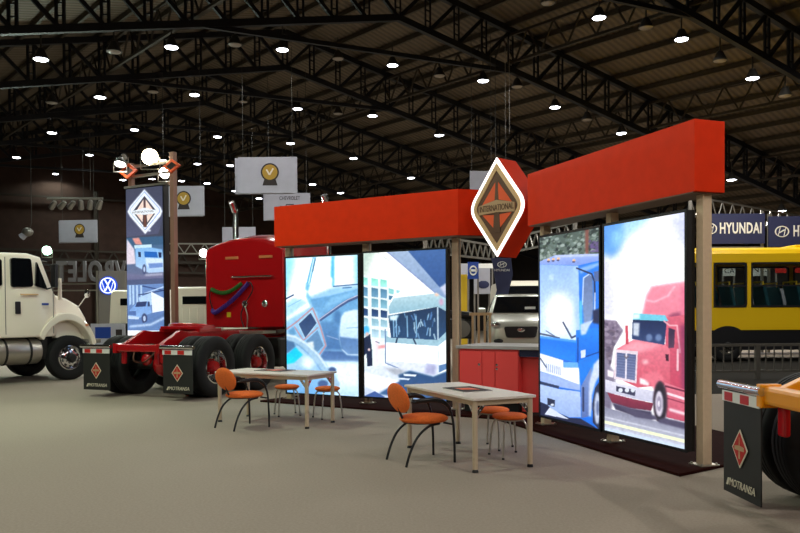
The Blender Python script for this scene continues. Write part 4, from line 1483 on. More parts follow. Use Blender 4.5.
def wheel(root, x, y, R, side, rim=True, rim_m=None, hub_m=None, deep=True, width=1.0):
    """side = -1: outer face towards local -y"""
    k = R / 0.55
    mt_ = Matrix.Translation((x, y, R)) @ Matrix.Rotation(PI / 2 if side < 0 else -PI / 2, 4, 'X')
    t = MB().lathe([(r * k, z * k * width) for r, z in TYRE], 40, mt_, close=True).build('wheel', M['rubber'], root, smooth=True)
    if rim:
        if deep:
            pr = [(0.305, 0.115), (0.285, 0.12), (0.275, 0.10), (0.262, 0.0), (0.25, -0.03), (0.16, -0.03), (0.155, -0.02), (0.02, -0.018)]
            hz = -0.02
        else:
            pr = [(0.305, 0.115), (0.285, 0.125), (0.27, 0.10), (0.235, 0.085), (0.15, 0.13), (0.10, 0.135), (0.02, 0.135)]
            hz = 0.12
        r_ = MB().lathe([(r * k, z * k) for r, z in pr], 32, mt_, cap0=False)
        n_metal = len(r_.f)
        for i in range(10):
            a = 2 * PI * (i + 0.5) / 10
            c = (0.20 * k * math.cos(a), 0.20 * k * math.sin(a))
            z = (-0.028 if deep else 0.106) * k
            r_.lathe([(0.036 * k, z), (0.036 * k, z + 0.004), (0.01 * k, z + 0.005)], 10, mt_ @ Matrix.Translation((c[0], c[1], 0)))
        r_ = r_.build('rim', rim_m or M['chrome'], t, smooth=True)
        r_.data.materials.append(M['black'])
        for p in r_.data.polygons[n_metal:]:
            p.material_index = 1
        h = MB().lathe([(0.115 * k, hz * k), (0.11 * k, (hz + 0.10) * k), (0.085 * k, (hz + 0.14) * k), (0.02 * k, (hz + 0.15) * k)], 20, mt_)
        for i in range(10):
            a = 2 * PI * i / 10
            h.lathe([(0.014 * k, hz * k), (0.014 * k, (hz + 0.05) * k), (0.006 * k, (hz + 0.055) * k)], 6, mt_ @ Matrix.Translation((0.135 * k * math.cos(a), 0.135 * k * math.sin(a), 0)))
        h.build('hub', hub_m or M['chrome'], t, smooth=True)
    return t


DIAM = lambda w, h: [(w, 0), (0, h), (-w, 0), (0, -h)]


def mudflap(root, x, ya, yb, z0=0.14, z1=0.92, curl=0.0, txt=True):
    """flap hanging in the local y-z plane, its printed side towards -x; ya < yb"""
    W = yb - ya
    yc = (ya + yb) / 2
    pts = []
    n = 10
    rings = []
    b = MB()
    for i in range(n + 1):
        t = i / n
        z = z1 + (z0 - z1) * t
        dx = -curl * max(0, t - 0.55) ** 2 * 4
        dx2 = curl * 0.3 * max(0, t - 0.5) ** 2
        rings.append([(x + dx2, ya, z), (x + dx, yb, z), (x + dx + 0.012, yb, z), (x + dx2 + 0.012, ya, z)])
    f = b.loft(rings).build('mudflap', M['flap'], root)
    s = MB()
    zs = z1 - 0.045
    s.box((x - 0.008, yc, zs), (0.012, W, 0.085))
    s.build('reflector_strip', M['white'], f)
    for q in (-0.31, 0.13):
        MB().box((x - 0.016, yc - q * W, zs), (0.006, W * 0.22, 0.07)).build('reflector_red_patch', M['pink_reflect'], f)
    MB().tube([(x - 0.005, ya - 0.03, z1 + 0.045), (x - 0.005, yb + 0.05, z1 + 0.045)], 0.035, 14).build('flap_bar', M['chrome'], f, smooth=True)
    # emblem: a diamond with a white border
    zc = z0 + (z1 - z0) * 0.47
    mt_ = Matrix.Translation((x - 0.012, yc, zc))
    MB().prism(DIAM(0.125, 0.155), -0.002, 0.004, mt_, 'x').build('emblem_border', M['cream_mark'], f)
    MB().prism(DIAM(0.107, 0.134), -0.005, 0.0, mt_, 'x').build('emblem_diamond', M['red_mark'], f)
    e = MB()
    e.prism([(-0.075, -0.014), (0.075, -0.014), (0.075, 0.018), (0, 0.026), (-0.075, 0.018)], -0.008, -0.002, mt_, 'x')
    e.prism([(-0.006, 0.02), (0.006, 0.02), (0.004, 0.09), (-0.004, 0.09)], -0.007, -0.002, mt_, 'x')
    e.prism([(-0.016, -0.08), (0.016, -0.08), (0.008, -0.014), (-0.008, -0.014)], -0.007, -0.002, mt_, 'x')
    e.build('emblem_band', M['tan'], f)
    zt = z0 + (z1 - z0) * 0.115
    text_mesh('MOTRANSA', 'lettering', M['cream_mark'], 0.09, (x - 0.016, yc - W * 0.06, zt), (PI / 2, 0, -PI / 2), f, 0.002, W * 0.68, 1.0, 0.2)
    MB().prism([(W * 0.32, -0.03), (W * 0.37, -0.03), (W * 0.32, 0.03), (W * 0.27, 0.03)][::-1], -0.004, 0.002, Matrix.Translation((x - 0.014, yc, zt)) @ Matrix.Scale(1, 4), 'x').build('slanted_bar', M['cream_mark'], f)
    return f


def tractor_chassis(root, m, L, R=0.55, curl=0.0, flap_y=(0.56, 1.20), axles=(0.0, 1.32), hubred=True, flap_z=0.14, hose=True):
    # rails rising from a low tail, joined by a rear cross beam
    prof = [(-0.70, 0.87), (-0.70, 0.99), (-0.12, 1.25), (0.1, 1.22), (L, 1.18), (L, 0.92), (-0.35, 0.90)]
    for sy in (-1, 1):
        r = MB().prism(prof, sy * 0.43 - 0.045, sy * 0.43 + 0.045, None, 'y').build('frame_rail', m, root, bevel=0.01)
    MB().box((-0.72, 0, 0.935), (0.14, 1.04, 0.14)).build('rear_crossmember', m, root, bevel=0.03)
    c = MB()
    for x in (0.66, 2.0, L - 0.2):
        c.box((x, 0, 1.04), (0.14, 0.80, 0.16))
    c.build('frame_lattice', m, root)
    for ax in axles:
        a = MB().tube([(ax, -0.95, R), (ax, 0.95, R)], 0.085, 14)
        a.build('axle', M['hydr'], root, smooth=True)
        MB().ellipsoid((ax, 0.0, R + 0.02), (0.27, 0.23, 0.25), 20, 12).build('differential', m, root, smooth=True)
        MB().tube([(ax - 0.25, 0.22, R + 0.12), (ax - 0.31, 0.22, R + 0.12), (ax - 0.36, 0.22, R + 0.12)], [0.11, 0.11, 0.05], 14).build('brake_chamber', m, root, smooth=True)
        MB().tube([(ax - 0.25, -0.22, R + 0.12), (ax - 0.31, -0.22, R + 0.12), (ax - 0.36, -0.22, R + 0.12)], [0.11, 0.11, 0.05], 14).build('brake_chamber', m, root, smooth=True)
        for sy in (-1, 1):
            MB().box((ax, sy * 0.43, R + 0.26), (0.24, 0.16, 0.30)).build('air_spring', M['hydr'], root, bevel=0.03)
            wheel(root, ax, sy * 0.745, R, sy, rim=False)
            wheel(root, ax, sy * 1.085, R, sy, True, M['chrome'], m if hubred else M['chrome'])
    MB().tube([(axles[0] + 0.2, 0, R + 0.05), (L - 0.5, 0, R + 0.25)], 0.06, 12).build('drive_shaft', M['hydr'], root, smooth=True)
    for sy in (-1, 1):
        fa, fb = (flap_y if sy > 0 else (-flap_y[1], -flap_y[0]))
        mudflap(root, -0.80, fa, fb, z0=flap_z, curl=curl)
    for sy in (-1, 1):
        MB().box((-0.73, sy * 0.51, 0.93), (0.17, 0.07, 0.18)).build('flap_bracket', m, root, bevel=0.01)
        MB().box((-0.68, sy * 0.39, 0.755), (0.06, 0.10, 0.24)).build('tail_lamp', M['red_lens'], root, bevel=0.02)
    if hose:
        MB().tube(smooth_path([(-0.70, 0.1, 0.95), (-0.8, 0.05, 0.72), (-0.45, 0.12, 0.66), (-0.2, 0.05, 0.85)]), 0.015, 8).build('air_hose', M['brown'], root, smooth=True)


# ------------------------------------------------------------ red tractor
TR = thing('tractor_truck', 'red tractor truck seen from behind its bare frame, mudflaps with orange diamonds', 'truck', (-4.53, 15.0, 0), math.radians(66))
tractor_chassis(TR, M['truck_red'], 5.6, 0.572, flap_y=(0.63, 1.29), axles=(0.0, 1.39))
fw = MB().lathe([(0.46, 0.0), (0.46, 0.05), (0.42, 0.07), (0.12, 0.07)], 28, Matrix.Translation((0.80, 0, 1.28)) @ Matrix.Rotation(math.radians(5), 4, 'Y'))
fw.build('coupling_plate', M['truck_red'], TR, bevel=0.005)
MB().prism([(0.25, -0.34), (0.55, -0.46), (0.9, -0.46), (0.9, 0.46), (0.55, 0.46), (0.25, 0.34)], 1.26, 1.32).build('coupling_ramp', M['truck_red'], TR, bevel=0.01)
MB().box((0.75, 0, 1.23), (0.7, 1.0, 0.08)).build('coupling_base', M['truck_red'], TR, bevel=0.01)
# sleeper cab
def cabring(x, top, w=1.05, bot=1.24, fr=0.85):
    o = [(-w, bot + 0.06), (-w + 0.06, bot), (w - 0.06, bot), (w, bot + 0.06), (w, top - 0.26), (w - 0.10, top - 0.17), (w - 0.45, top - 0.06), (w - 0.85, top), (-w + 0.85, top), (-w + 0.45, top - 0.06), (-w + 0.10, top - 0.17), (-w, top - 0.26)]
    return [(x, y, z) for y, z in o]


MB().loft([cabring(2.58, 3.20), cabring(2.64, 3.24), cabring(3.3, 3.36), cabring(4.35, 3.42), cabring(4.75, 3.15)]).build('sleeper_cab', M['truck_red'], TR, bevel=0.03, smooth=True)
MB().loft([[(4.7, y, z) for y, z in ((-1.1, 1.1), (1.1, 1.1), (1.1, 3.0), (-1.1, 3.0))], [(5.0, y, z) for y, z in ((-1.1, 1.1), (1.1, 1.1), (1.06, 2.9), (-1.06, 2.9))],
           [(5.55, y, z) for y, z in ((-1.08, 1.1), (1.08, 1.1), (1.04, 2.05), (-1.04, 2.05))]]).build('front_cab', M['truck_red'], TR, bevel=0.04)
MB().loft([[(5.5, y, z) for y, z in ((-0.9, 0.95), (0.9, 0.95), (0.85, 2.0), (-0.85, 2.0))], [(6.6, y, z) for y, z in ((-0.8, 0.9), (0.8, 0.9), (0.75, 1.85), (-0.75, 1.85))],
           [(7.4, y, z) for y, z in ((-0.72, 0.8), (0.72, 0.8), (0.62, 1.6), (-0.62, 1.6))]]).build('engine_hood', M['truck_red'], TR, bevel=0.06)
MB().add([(5.06, -0.98, 2.86), (5.06, 0.98, 2.86), (5.58, 0.98, 2.1), (5.58, -0.98, 2.1)], [(0, 1, 2, 3)]).build('windscreen', M['glass'], TR)
MB().box((7.42, 0, 1.2), (0.05, 1.0, 0.75)).build('radiator_grille', M['chrome'], TR, bevel=0.02)
MB().box((7.5, 0, 0.6), (0.18, 2.3, 0.36)).build('bumper', M['chrome'], TR, bevel=0.04)
for sy in (-1, 1):
    wheel(TR, 6.3, sy * 1.05, 0.53, sy, True, M['chrome'], None, False)
    MB().prism([(0.72 * math.cos(a), 0.53 + 0.72 * math.sin(a)) for a in np.linspace(0, PI, 13)] + [(0.60 * math.cos(a), 0.53 + 0.60 * math.sin(a)) for a in np.linspace(PI, 0, 13)], sy * 0.72, sy * 1.22, Matrix.Translation((6.3, 0, 0)), 'y').build('front_fender', M['truck_red'], TR)
    MB().box((5.3, sy * 1.105, 2.35), (0.45, 0.02, 0.7)).build('side_window', M['glass'], TR, bevel=0.01)
    MB().tube([(2.9, sy * 0.92, 0.78), (4.9, sy * 0.92, 0.78)], 0.31, 24).build('fuel_tank', M['chrome'], TR, smooth=True)
    st = smooth_path([(4.1, sy * 1.30, 1.2), (4.1, sy * 1.30, 3.8), (4.06, sy * 1.30, 4.08), (3.94, sy * 1.30, 4.28)])
    MB().tube(st, 0.075, 16).build('exhaust_stack', M['chrome'], TR, smooth=True)
# what hangs on the back wall of the sleeper
for y in (0.30, -0.60):
    MB().box((2.432, y, 2.80), (0.03, 0.34, 0.055)).build('marker_lamp', M['amber'], TR, bevel=0.008)
MB().tube([(2.450, 0.40, 2.37), (2.380, 0.40, 2.37), (2.380, -0.66, 2.37), (2.450, -0.66, 2.37)], 0.022, 10).build('grab_bar', M['chrome'], TR, smooth=True)


def coil(pts, r, turns):
    path = smooth_path(pts, 12)
    out = []
    n = turns * 8
    for i in range(n + 1):
        t = i / n * (len(path) - 1)
        j = min(int(t), len(path) - 2)
        p = path[j].lerp(path[j + 1], t - j)
        a = 2 * PI * turns * i / n
        out.append(p + Vector((r * math.cos(a), 0, r * math.sin(a))))
    return out


MB().tube(coil([(2.370, 0.95, 2.10), (2.340, 0.66, 2.02), (2.340, 0.40, 2.06), (2.370, 0.14, 2.22)], 0.035, 22), 0.016, 6).build('coiled_hose', M['green_hose'], TR, smooth=True)['label'] = 'green coiled air hose'
MB().tube(coil([(2.370, 0.93, 1.62), (2.340, 0.78, 1.60), (2.340, 0.30, 1.90), (2.370, -0.04, 2.22)], 0.042, 28), 0.018, 6).build('coiled_hose', M['blue_hose'], TR, smooth=True)['label'] = 'blue violet coiled air hose'
MB().tube(smooth_path([(2.370, 0.93, 1.66), (2.370, 1.0, 1.9), (2.370, 0.97, 2.10), (2.430, 0.90, 2.12)]), 0.014, 6).build('cable', M['blackmetal'], TR, smooth=True)
MB().tube(smooth_path([(2.370, 0.0, 2.25), (2.340, -0.14, 2.22), (2.360, -0.16, 2.05), (2.370, 0.06, 1.75), (2.350, 0.14, 1.5), (2.370, 0.08, 1.25)]), 0.014, 6).build('cable', M['blackmetal'], TR, smooth=True)
MB().tube(smooth_path([(2.370, 0.05, 1.72), (2.350, -0.03, 1.5), (2.370, 0.0, 1.25)]), 0.014, 6).build('cable', M['alu'], TR, smooth=True)
for y in (0.09, -0.44):
    MB().lathe([(0.075, 0), (0.075, 0.03), (0.05, 0.045), (0.01, 0.05)], 18, Matrix.Translation((2.445, y, 1.77)) @ Matrix.Rotation(-PI / 2, 4, 'Y')).build('round_connector', M['chrome'], TR, smooth=True)
MB().box((2.440, 0.53, 1.53), (0.02, 0.10, 0.11)).build('warning_tag', M['yellow_tag'], TR)
for o in TR.children:
    if o.name.split('.')[0] in ('grab_bar', 'coiled_hose', 'cable', 'round_connector', 'warning_tag'):
        o.location.y = -0.13
    if o.name.split('.')[0] in ('grab_bar', 'coiled_hose', 'cable', 'round_connector', 'warning_tag', 'marker_lamp'):
        o.location.x = 0.13
MB().box((2.0, -0.2, 1.16), (0.5, 1.7, 0.05)).build('deck_plate', M['alu'], TR)
for sy in (-1, 1):
    MB().box((2.55, sy * 0.90, 0.72), (0.62, 0.5, 0.62)).build('step_box', M['hydr'], TR, bevel=0.04)
MB().box((1.98, 0, 1.05), (0.35, 0.8, 0.18)).build('air_tank', M['hydr'], TR, bevel=0.05)

# ------------------------------------------------- orange-yellow chassis
YT = thing('truck_chassis', 'orange-yellow truck frame with mudflap entering at the edge near the stand', 'truck', (3.56, 5.44, 0), math.radians(3))
tractor_chassis(YT, M['truck_yellow'], 4.6, 0.53, curl=0.0, flap_y=(0.50, 1.10), axles=(0.0, 1.32), flap_z=0.08, hose=False)
MB().box((3.6, 0, 1.3), (0.5, 1.2, 0.4)).build('battery_box', M['hydr'], YT, bevel=0.02)

# ------------------------------------------------------------ white truck
WH = math.radians(52)
wf = Vector((math.cos(WH), math.sin(WH), 0)); wl = Vector((-wf.y, wf.x, 0))
hub = at(71, 356.5, 18.5)
o = hub + wl * 1.14
WT = thing('box_cab_truck', 'white long-nosed truck in side view with chrome fuel tank, beside the red tractor', 'truck', (o.x, o.y, 0), WH)


def wring(x, top, w, bot, tum=0.08, r=0.10):
    P = rounded([(-w, bot), (w, bot), (w - tum, top), (-w + tum, top)], [0.05, 0.05, r, r], 3)
    return [(x, y, z) for y, z in P]


MB().loft([wring(-3.3, 2.86, 1.12, 1.06), wring(-3.2, 2.93, 1.14, 1.04), wring(-0.95, 2.97, 1.14, 1.04), wring(-0.66, 2.90, 1.13, 1.04), wring(-0.36, 2.10, 1.08, 1.04, 0.03), wring(-0.28, 2.06, 1.0, 1.04, 0.03)]).build('cab', M['truck_white'], WT, smooth=True)
MB().loft([wring(-0.30, 2.06, 0.98, 1.0, 0.12), wring(0.1, 1.95, 0.93, 0.98, 0.14), wring(0.45, 1.78, 0.88, 0.95, 0.16), wring(0.66, 1.50, 0.80, 0.90, 0.16), wring(0.72, 1.2, 0.76, 0.88, 0.1)]).build('engine_hood', M['truck_white'], WT, smooth=True)


def side_plate(poly, y, m, name, parent, th=0.016):
    return MB().prism(poly, y - th / 2, y + th / 2, None, 'y').build(name, m, parent)


for sy in (-1, 1):
    yy = sy * 1.115
    side_plate(rounded([(-1.38, 2.18), (-0.88, 2.20), (-0.92, 2.84), (-1.38, 2.84)], 0.06, 3), sy * 1.10, M['glass'], 'door_window', WT, 0.07)
    side_plate(rounded([(-0.83, 2.22), (-0.54, 2.14), (-0.79, 2.78)], 0.03, 3), sy * 1.10, M['glass'], 'vent_window', WT, 0.07)
    side_plate(rounded([(-2.9, 2.2), (-1.58, 2.2), (-1.58, 2.80), (-2.9, 2.80)], 0.06, 3), sy * 1.10, M['glass'], 'rear_door_window', WT, 0.07)
    # seams and handles
    for xs in (-1.52, -0.42):
        side_plate([(xs, 1.12), (xs + 0.012, 1.12), (xs + 0.012, 2.85), (xs, 2.85)], sy * 1.135, M['grey'], 'door_seam', WT, 0.012)
    MB().box((-1.25, sy * 1.16, 1.72), (0.12, 0.04, 0.28)).build('door_handle', M['black'], WT, bevel=0.015)
    MB().box((-0.98, sy * 1.15, 2.02), (0.40, 0.03, 0.03)).build('trim_moulding', M['gold'], WT)
    MB().box((-0.62, sy * 1.16, 1.80), (0.16, 0.01, 0.05)).build('cab_badge', M['blue'], WT)
    # mirror
    mr = MB().box((-0.52, sy * 1.40, 2.45), (0.09, 0.20, 0.55)).build('mirror', M['black'], WT, bevel=0.03)
    MB().tube([(-0.55, sy * 1.1, 2.15), (-0.52, sy * 1.40, 2.2)], 0.018, 8).build('mirror_arm', M['black'], mr)
    MB().tube([(-0.62, sy * 1.1, 2.72), (-0.52, sy * 1.40, 2.7)], 0.018, 8).build('mirror_arm', M['black'], mr)
    # fender over the front wheel
    outer = [(-0.08 + 0.78 * math.cos(a), 0.54 + 1.06 * math.sin(a)) for a in np.linspace(0.30, PI - 0.50, 18)]
    inner = [(-0.07 + 0.66 * math.cos(a), 0.54 + 0.88 * math.sin(a)) for a in np.linspace(PI - 0.50, 0.30, 18)]
    MB().prism(outer + inner, sy * 0.70, sy * 1.16, None, 'y').build('fender', M['truck_white'], WT, bevel=0.03, seg=3)
    MB().prism([(-0.07 + 0.665 * math.cos(a), 0.54 + 0.885 * math.sin(a)) for a in np.linspace(0, PI, 14)], sy * 0.55, sy * 0.84, None, 'y').build('wheel_arch_liner', M['black'], WT)
    wheel(WT, 0, sy * 1.0, 0.53, sy, True, M['chrome'], M['hydr'], False)
    wheel(WT, -3.9, sy * 1.03, 0.53, sy, True, M['chrome'], None, True)
    wheel(WT, -3.9, sy * 0.70, 0.53, sy, False)
    tk = MB().tube([(-2.75, sy * 0.86, 0.72), (-2.70, sy * 0.86, 0.72), (-0.72, sy * 0.86, 0.72), (-0.67, sy * 0.86, 0.72)], [0.26, 0.30, 0.30, 0.26], 28).build('fuel_tank', M['alu'], WT, smooth=True)
    for xs in (-2.3, -1.5, -0.95):
        MB().tube([(xs - 0.025, sy * 0.86, 0.72), (xs + 0.025, sy * 0.86, 0.72)], 0.307, 28).build('tank_strap', M['hydr'], tk, smooth=True)
    MB().box((0.40, sy * 1.165, 1.30), (0.06, 0.05, 0.05)).build('turn_lamp', M['amber'], WT)
    hm = MB().tube([(0.42, sy * 0.72, 1.72), (0.50, sy * 0.98, 2.0)], 0.015, 6).build('hood_mirror', M['chrome'], WT)
    MB().ellipsoid((0.51, sy * 1.0, 2.06), (0.05, 0.11, 0.11), 14, 8).build('mirror_head', M['chrome'], hm, smooth=True)
MB().box((-2.2, 0, 0.92), (5.6, 0.9, 0.22)).build('chassis_frame', M['hydr'], WT)
MB().add([(-0.63, -0.98, 2.84), (-0.63, 0.98, 2.84), (-0.33, 0.98, 2.14), (-0.33, -0.98, 2.14)], [(0, 1, 2, 3)]).build('windscreen', M['glass'], WT)
MB().tube([(-0.15, -0.95, 1.9), (-0.15, -0.95, 2.42)], 0.045, 12).build('air_intake_stack', M['truck_white'], WT, smooth=True)
MB().box((0.82, 0, 0.62), (0.14, 2.1, 0.34)).build('bumper', M['chrome'], WT, bevel=0.03)
MB().prism([(-0.95, 2.98), (-0.45, 2.84), (-0.45, 2.80), (-0.66, 2.84)], -0.98, 0.98, None, 'y').build('roof_visor', M['black'], WT)
for sy in (-1, 1):
    MB().box((-0.62, sy * 0.72, 0.78), (0.30, 0.5, 0.52)).build('step_box', M['hydr'], WT, bevel=0.02)
    MB().box((0.66, sy * 0.85, 0.90), (0.4, 0.35, 0.10)).build('splash_guard', M['grey'], WT, bevel=0.02)

# ---------------------------------------------- pale cabs at the back
def back_cab(label, px, Y, rz, width=1.75):
    p = at(px, 320, Y)
    r = thing('delivery_truck', label, 'truck', (p.x, p.y, 0), rz)
    z0, z1 = 1.0, 2.42
    def rg(x, t, w):
        return [(x, y, z) for y, z in rounded([(-w, z0), (w, z0), (w - 0.10, t), (-w + 0.10, t)], [0.06, 0.06, 0.16, 0.16], 4)]
    MB().loft([rg(0.0, z1 - 0.05, width / 2 - 0.03), rg(0.06, z1, width / 2), rg(1.3, z1 + 0.03, width / 2), rg(1.75, z1 - 0.6, width / 2 - 0.05), rg(1.85, z0 + 0.3, width / 2 - 0.1)]).build('cab', M['truck_white'], r, smooth=True)
    MB().box((-0.004, 0, 1.98), (0.03, 1.05, 0.26)).build('rear_window', M['glass'], r, bevel=0.01)
    rb = MB()
    for k in range(5):
        rb.box((-0.006, -0.56 + k * 0.28, 1.42), (0.025, 0.035, 0.62))
    rb.build('panel_rib', M['truck_white'], r)
    MB().box((-0.1, 0, 0.75), (3.2, 0.7, 0.2)).build('chassis_frame', M['hydr'], r)
    MB().box((-0.35, 0.2, 0.95), (0.4, 1.2, 0.5)).build('engine_cover', M['hydr'], r, bevel=0.05)
    for sy in (-1, 1):
        for x in (1.0, -1.2):
            wheel(r, x, sy * (width / 2 - 0.15), 0.40, sy, True, M['grey'], M['hydr'], False)
    return r


back_cab('pale delivery truck cab seen from behind, beside the red tractor cab', 197, 25.5, math.radians(74), 2.0)
back_cab('pale delivery truck cab half hidden behind the lit tower sign', 133, 28.5, math.radians(74), 2.1)

# ------------------------------------------------------------------- bus
BY = 23.0
bx = lambda px: (px - 400) / FOC * BY * 1.0
BL = bx(650); BR = BL + 11.0
bus = thing('city_bus', 'yellow city bus in side view behind the grey barrier', 'bus', (BL, BY, 0.014), 0)
BW = 2.45
zr, zwt, zwb, zs, zk = 3.30, 2.93, 1.60, 0.93, 0.34
Lb = BR - BL
w1 = bx(747) - BL
wins = [(0.35, bx(711) - BL), (bx(713) - BL, bx(746.5) - BL), (bx(750.5) - BL, bx(750.5) - BL + 2.35)]
x = wins[-1][1] + 0.13
while x + 2.0 < Lb - 0.3:
    wins.append((x, x + 2.2))
    x += 2.33
for side, y in ((-1, 0.0), (1, BW)):
    s = MB()
    s.box((Lb / 2, y, (zs + zwb) / 2), (Lb, 0.06, zwb - zs))
    s.build('side_panel', M['bus_yellow'], bus, bevel=0.01)
    s = MB().box((Lb / 2, y, (zwt + zr) / 2 - 0.05), (Lb, 0.06, zr - zwt - 0.1))
    s.build('roof_band', M['bus_yellow'], bus, bevel=0.01)
    edges = [0.0] + [v for a, b in wins for v in (a, b)] + [Lb]
    for a, b in zip(edges[0::2], edges[1::2]):
        MB().box(((a + b) / 2, y, (zwb + zwt) / 2), (max(b - a, 0.04), 0.06, zwt - zwb)).build('pillar', M['bus_yellow'], bus)
    s = MB().box((Lb / 2, y + side * -0.03, (zk + zs) / 2), (Lb - 0.1, 0.05, zs - zk))
    s.build('skirt', M['black'], bus)
    for a, b in wins:
        O = rounded([(a, zwb), (b, zwb), (b, zwt), (a, zwt)], 0.12, 4)
        I = rounded([(a + 0.05, zwb + 0.06), (b - 0.05, zwb + 0.06), (b - 0.05, zwt - 0.05), (a + 0.05, zwt - 0.05)], 0.08, 4)
        f = MB().ring(O, I, y - 0.045, y + 0.045, None, 'y').build('window_frame', M['black'], bus)
        MB().bar((a + 0.05, y, zwb + 0.64), (b - 0.05, y, zwb + 0.64), 0.05, 0.045).build('window_bar', M['black'], f)
        MB().prism([(a + 0.04, zwb + 0.05), (b - 0.04, zwb + 0.05), (b - 0.04, zwt - 0.04), (a + 0.04, zwt - 0.04)], y - 0.006, y + 0.006, None, 'y').build('pane', M['clear'], f)
MB().prism([(-0.02, 0), (0.05, 0.16), (0.5, 0.24), (BW - 0.5, 0.24), (BW - 0.05, 0.16), (BW + 0.02, 0)], 0, Lb, Matrix.Translation((0, 0, zr - 0.14)), 'x').build('roof', M['bus_yellow'], bus, bevel=0.02)
MB().box((Lb / 2 + 0.4, BW / 2, zr + 0.13), (2.6, 1.2, 0.12)).build('roof_hatch', M['bus_yellow'], bus, bevel=0.03)
MB().box((Lb / 2, BW / 2, 0.86), (Lb - 0.1, BW - 0.1, 0.08)).build('bus_floor', M['hydr'], bus)
for x in (0.0, Lb):
    MB().box((x, BW / 2, 1.75), (0.06, BW, 2.8)).build('end_wall', M['bus_yellow'], bus, bevel=0.02)
wx = bx(727) - BL
for X in (wx, wx + 6.0):
    for side, y in ((-1, 0.12), (1, BW - 0.12)):
        wheel(bus, X, y, 0.49, side, True, M['alu'], M['hydr'], False)
    for y0, y1 in ((-0.04, -0.055), (BW + 0.04, BW + 0.055)):
        MB().prism([(0.62 * math.cos(a), 0.50 + 0.56 * math.sin(a)) for a in np.linspace(0, PI, 16)], y0, y1, Matrix.Translation((X, 0, 0)), 'y').build('wheel_arch', M['black'], bus)
for i in range(10):
    for y in (0.62, BW - 0.62):
        X = 0.9 + i * 1.0
        st = MB().box((X, y, 1.36), (0.42, 0.86, 0.12)).build('seat', M['teal'], bus, bevel=0.04)
        b = MB().loft([[(X - 0.24 + dx, y + yy, z) for dx, yy in ((-0.05, -0.43), (0.05, -0.43), (0.05, 0.43), (-0.05, 0.43))] for X, z in ((X, 1.38), (X - 0.16, 2.12), (X - 0.2, 2.25))])
        b.build('seat_back', M['teal'], st, bevel=0.03)
        MB().tube([(X - 0.46, y - 0.4, 2.22), (X - 0.46, y - 0.4, 2.36), (X - 0.46, y + 0.4, 2.36), (X - 0.46, y + 0.4, 2.22)], 0.025, 6).build('grab_rail', M['bus_yellow'], st)

# ----------------------------------------------------- silver hatchback
CYd = 18.2
cc = at(521, 330, CYd)
car = thing('hatchback_car', 'silver hatchback car facing the stand, seen over the red cabinet', 'car', (cc.x, CYd, 0.503), -PI / 2 + math.radians(-6))


def cring(x, w, z0, z1, tum=0.12):
    P = rounded([(-w, z0), (w, z0), (w + 0.01, (z0 + z1) / 2), (w - tum, z1), (-w + tum, z1), (-w - 0.01, (z0 + z1) / 2)], [0.08, 0.08, 0.1, 0.08, 0.08, 0.1], 3)
    return [(x, y, z) for y, z in P]


MB().loft([cring(0.0, 0.58, 0.30, 0.66), cring(-0.06, 0.68, 0.24, 0.76), cring(-0.25, 0.76, 0.22, 0.84), cring(-0.95, 0.80, 0.20, 0.98), cring(-1.2, 0.82, 0.20, 1.02), cring(-3.2, 0.82, 0.20, 1.02), cring(-3.6, 0.74, 0.28, 0.92)]).build('body', M['silver'], car, smooth=True)
MB().loft([cring(-0.98, 0.74, 0.92, 1.0, 0.06), cring(-1.55, 0.70, 0.95, 1.44, 0.14), cring(-1.9, 0.70, 0.95, 1.50, 0.16), cring(-3.0, 0.70, 0.95, 1.48, 0.16), cring(-3.5, 0.70, 0.9, 1.05, 0.1)]).build('roof_shell', M['silver'], car, smooth=True)
MB().add([(-0.985, -0.64, 1.02), (-0.985, 0.64, 1.02), (-1.50, 0.53, 1.425), (-1.50, -0.53, 1.425)], [(0, 1, 2, 3)]).build('windscreen', M['glass'], car)
for sy in (-1, 1):
    MB().add([(-1.15, sy * 0.745, 1.03), (-2.9, sy * 0.745, 1.03), (-2.7, sy * 0.60, 1.42), (-1.7, sy * 0.60, 1.42)], [(0, 1, 2, 3)]).build('side_window', M['glass'], car)
    MB().ellipsoid((-0.10, sy * 0.58, 0.73), (0.15, 0.13, 0.085), 16, 8).build('headlamp', M['chrome'], car, smooth=True)
    MB().ellipsoid((-0.02, sy * 0.52, 0.36), (0.05, 0.12, 0.06), 14, 8).build('fog_lamp', M['black'], car, smooth=True)
    MB().box((-1.15, sy * 0.90, 1.08), (0.10, 0.18, 0.12)).build('mirror', M['silver'], car, bevel=0.03)
    for x in (-0.75, -3.0):
        wheel(car, x, sy * 0.72, 0.30, sy, True, M['alu'], M['grey'], False, 1.1)
MB().prism(rounded([(-0.34, 0.44), (0.34, 0.44), (0.40, 0.70), (-0.40, 0.70)], 0.06, 3), -0.05, 0.03, None, 'x').build('grille', M['black'], car)
MB().ellipsoid((0.035, 0, 0.62), (0.012, 0.09, 0.05), 14, 8).build('emblem_logo', M['chrome'], car, smooth=True)
MB().box((-1.1, 0.28, 1.115), (0.01, 0.26, 0.10), 0, Matrix.Rotation(0, 4, 'Y')).build('windscreen_card', M['white'], car)
pl = thing('display_plinth', 'low dark plinth under the silver hatchback car', 'plinth', (cc.x, CYd + 1.8, 0))
MB().box((0, 0.1, 0.24), (1.9, 4.3, 0.48)).build('plinth_block', M['darkwall'], pl, bevel=0.02)
MB().box((0, 0.1, 0.49), (1.92, 4.32, 0.02)).build('plinth_cover', M['grey'], pl)

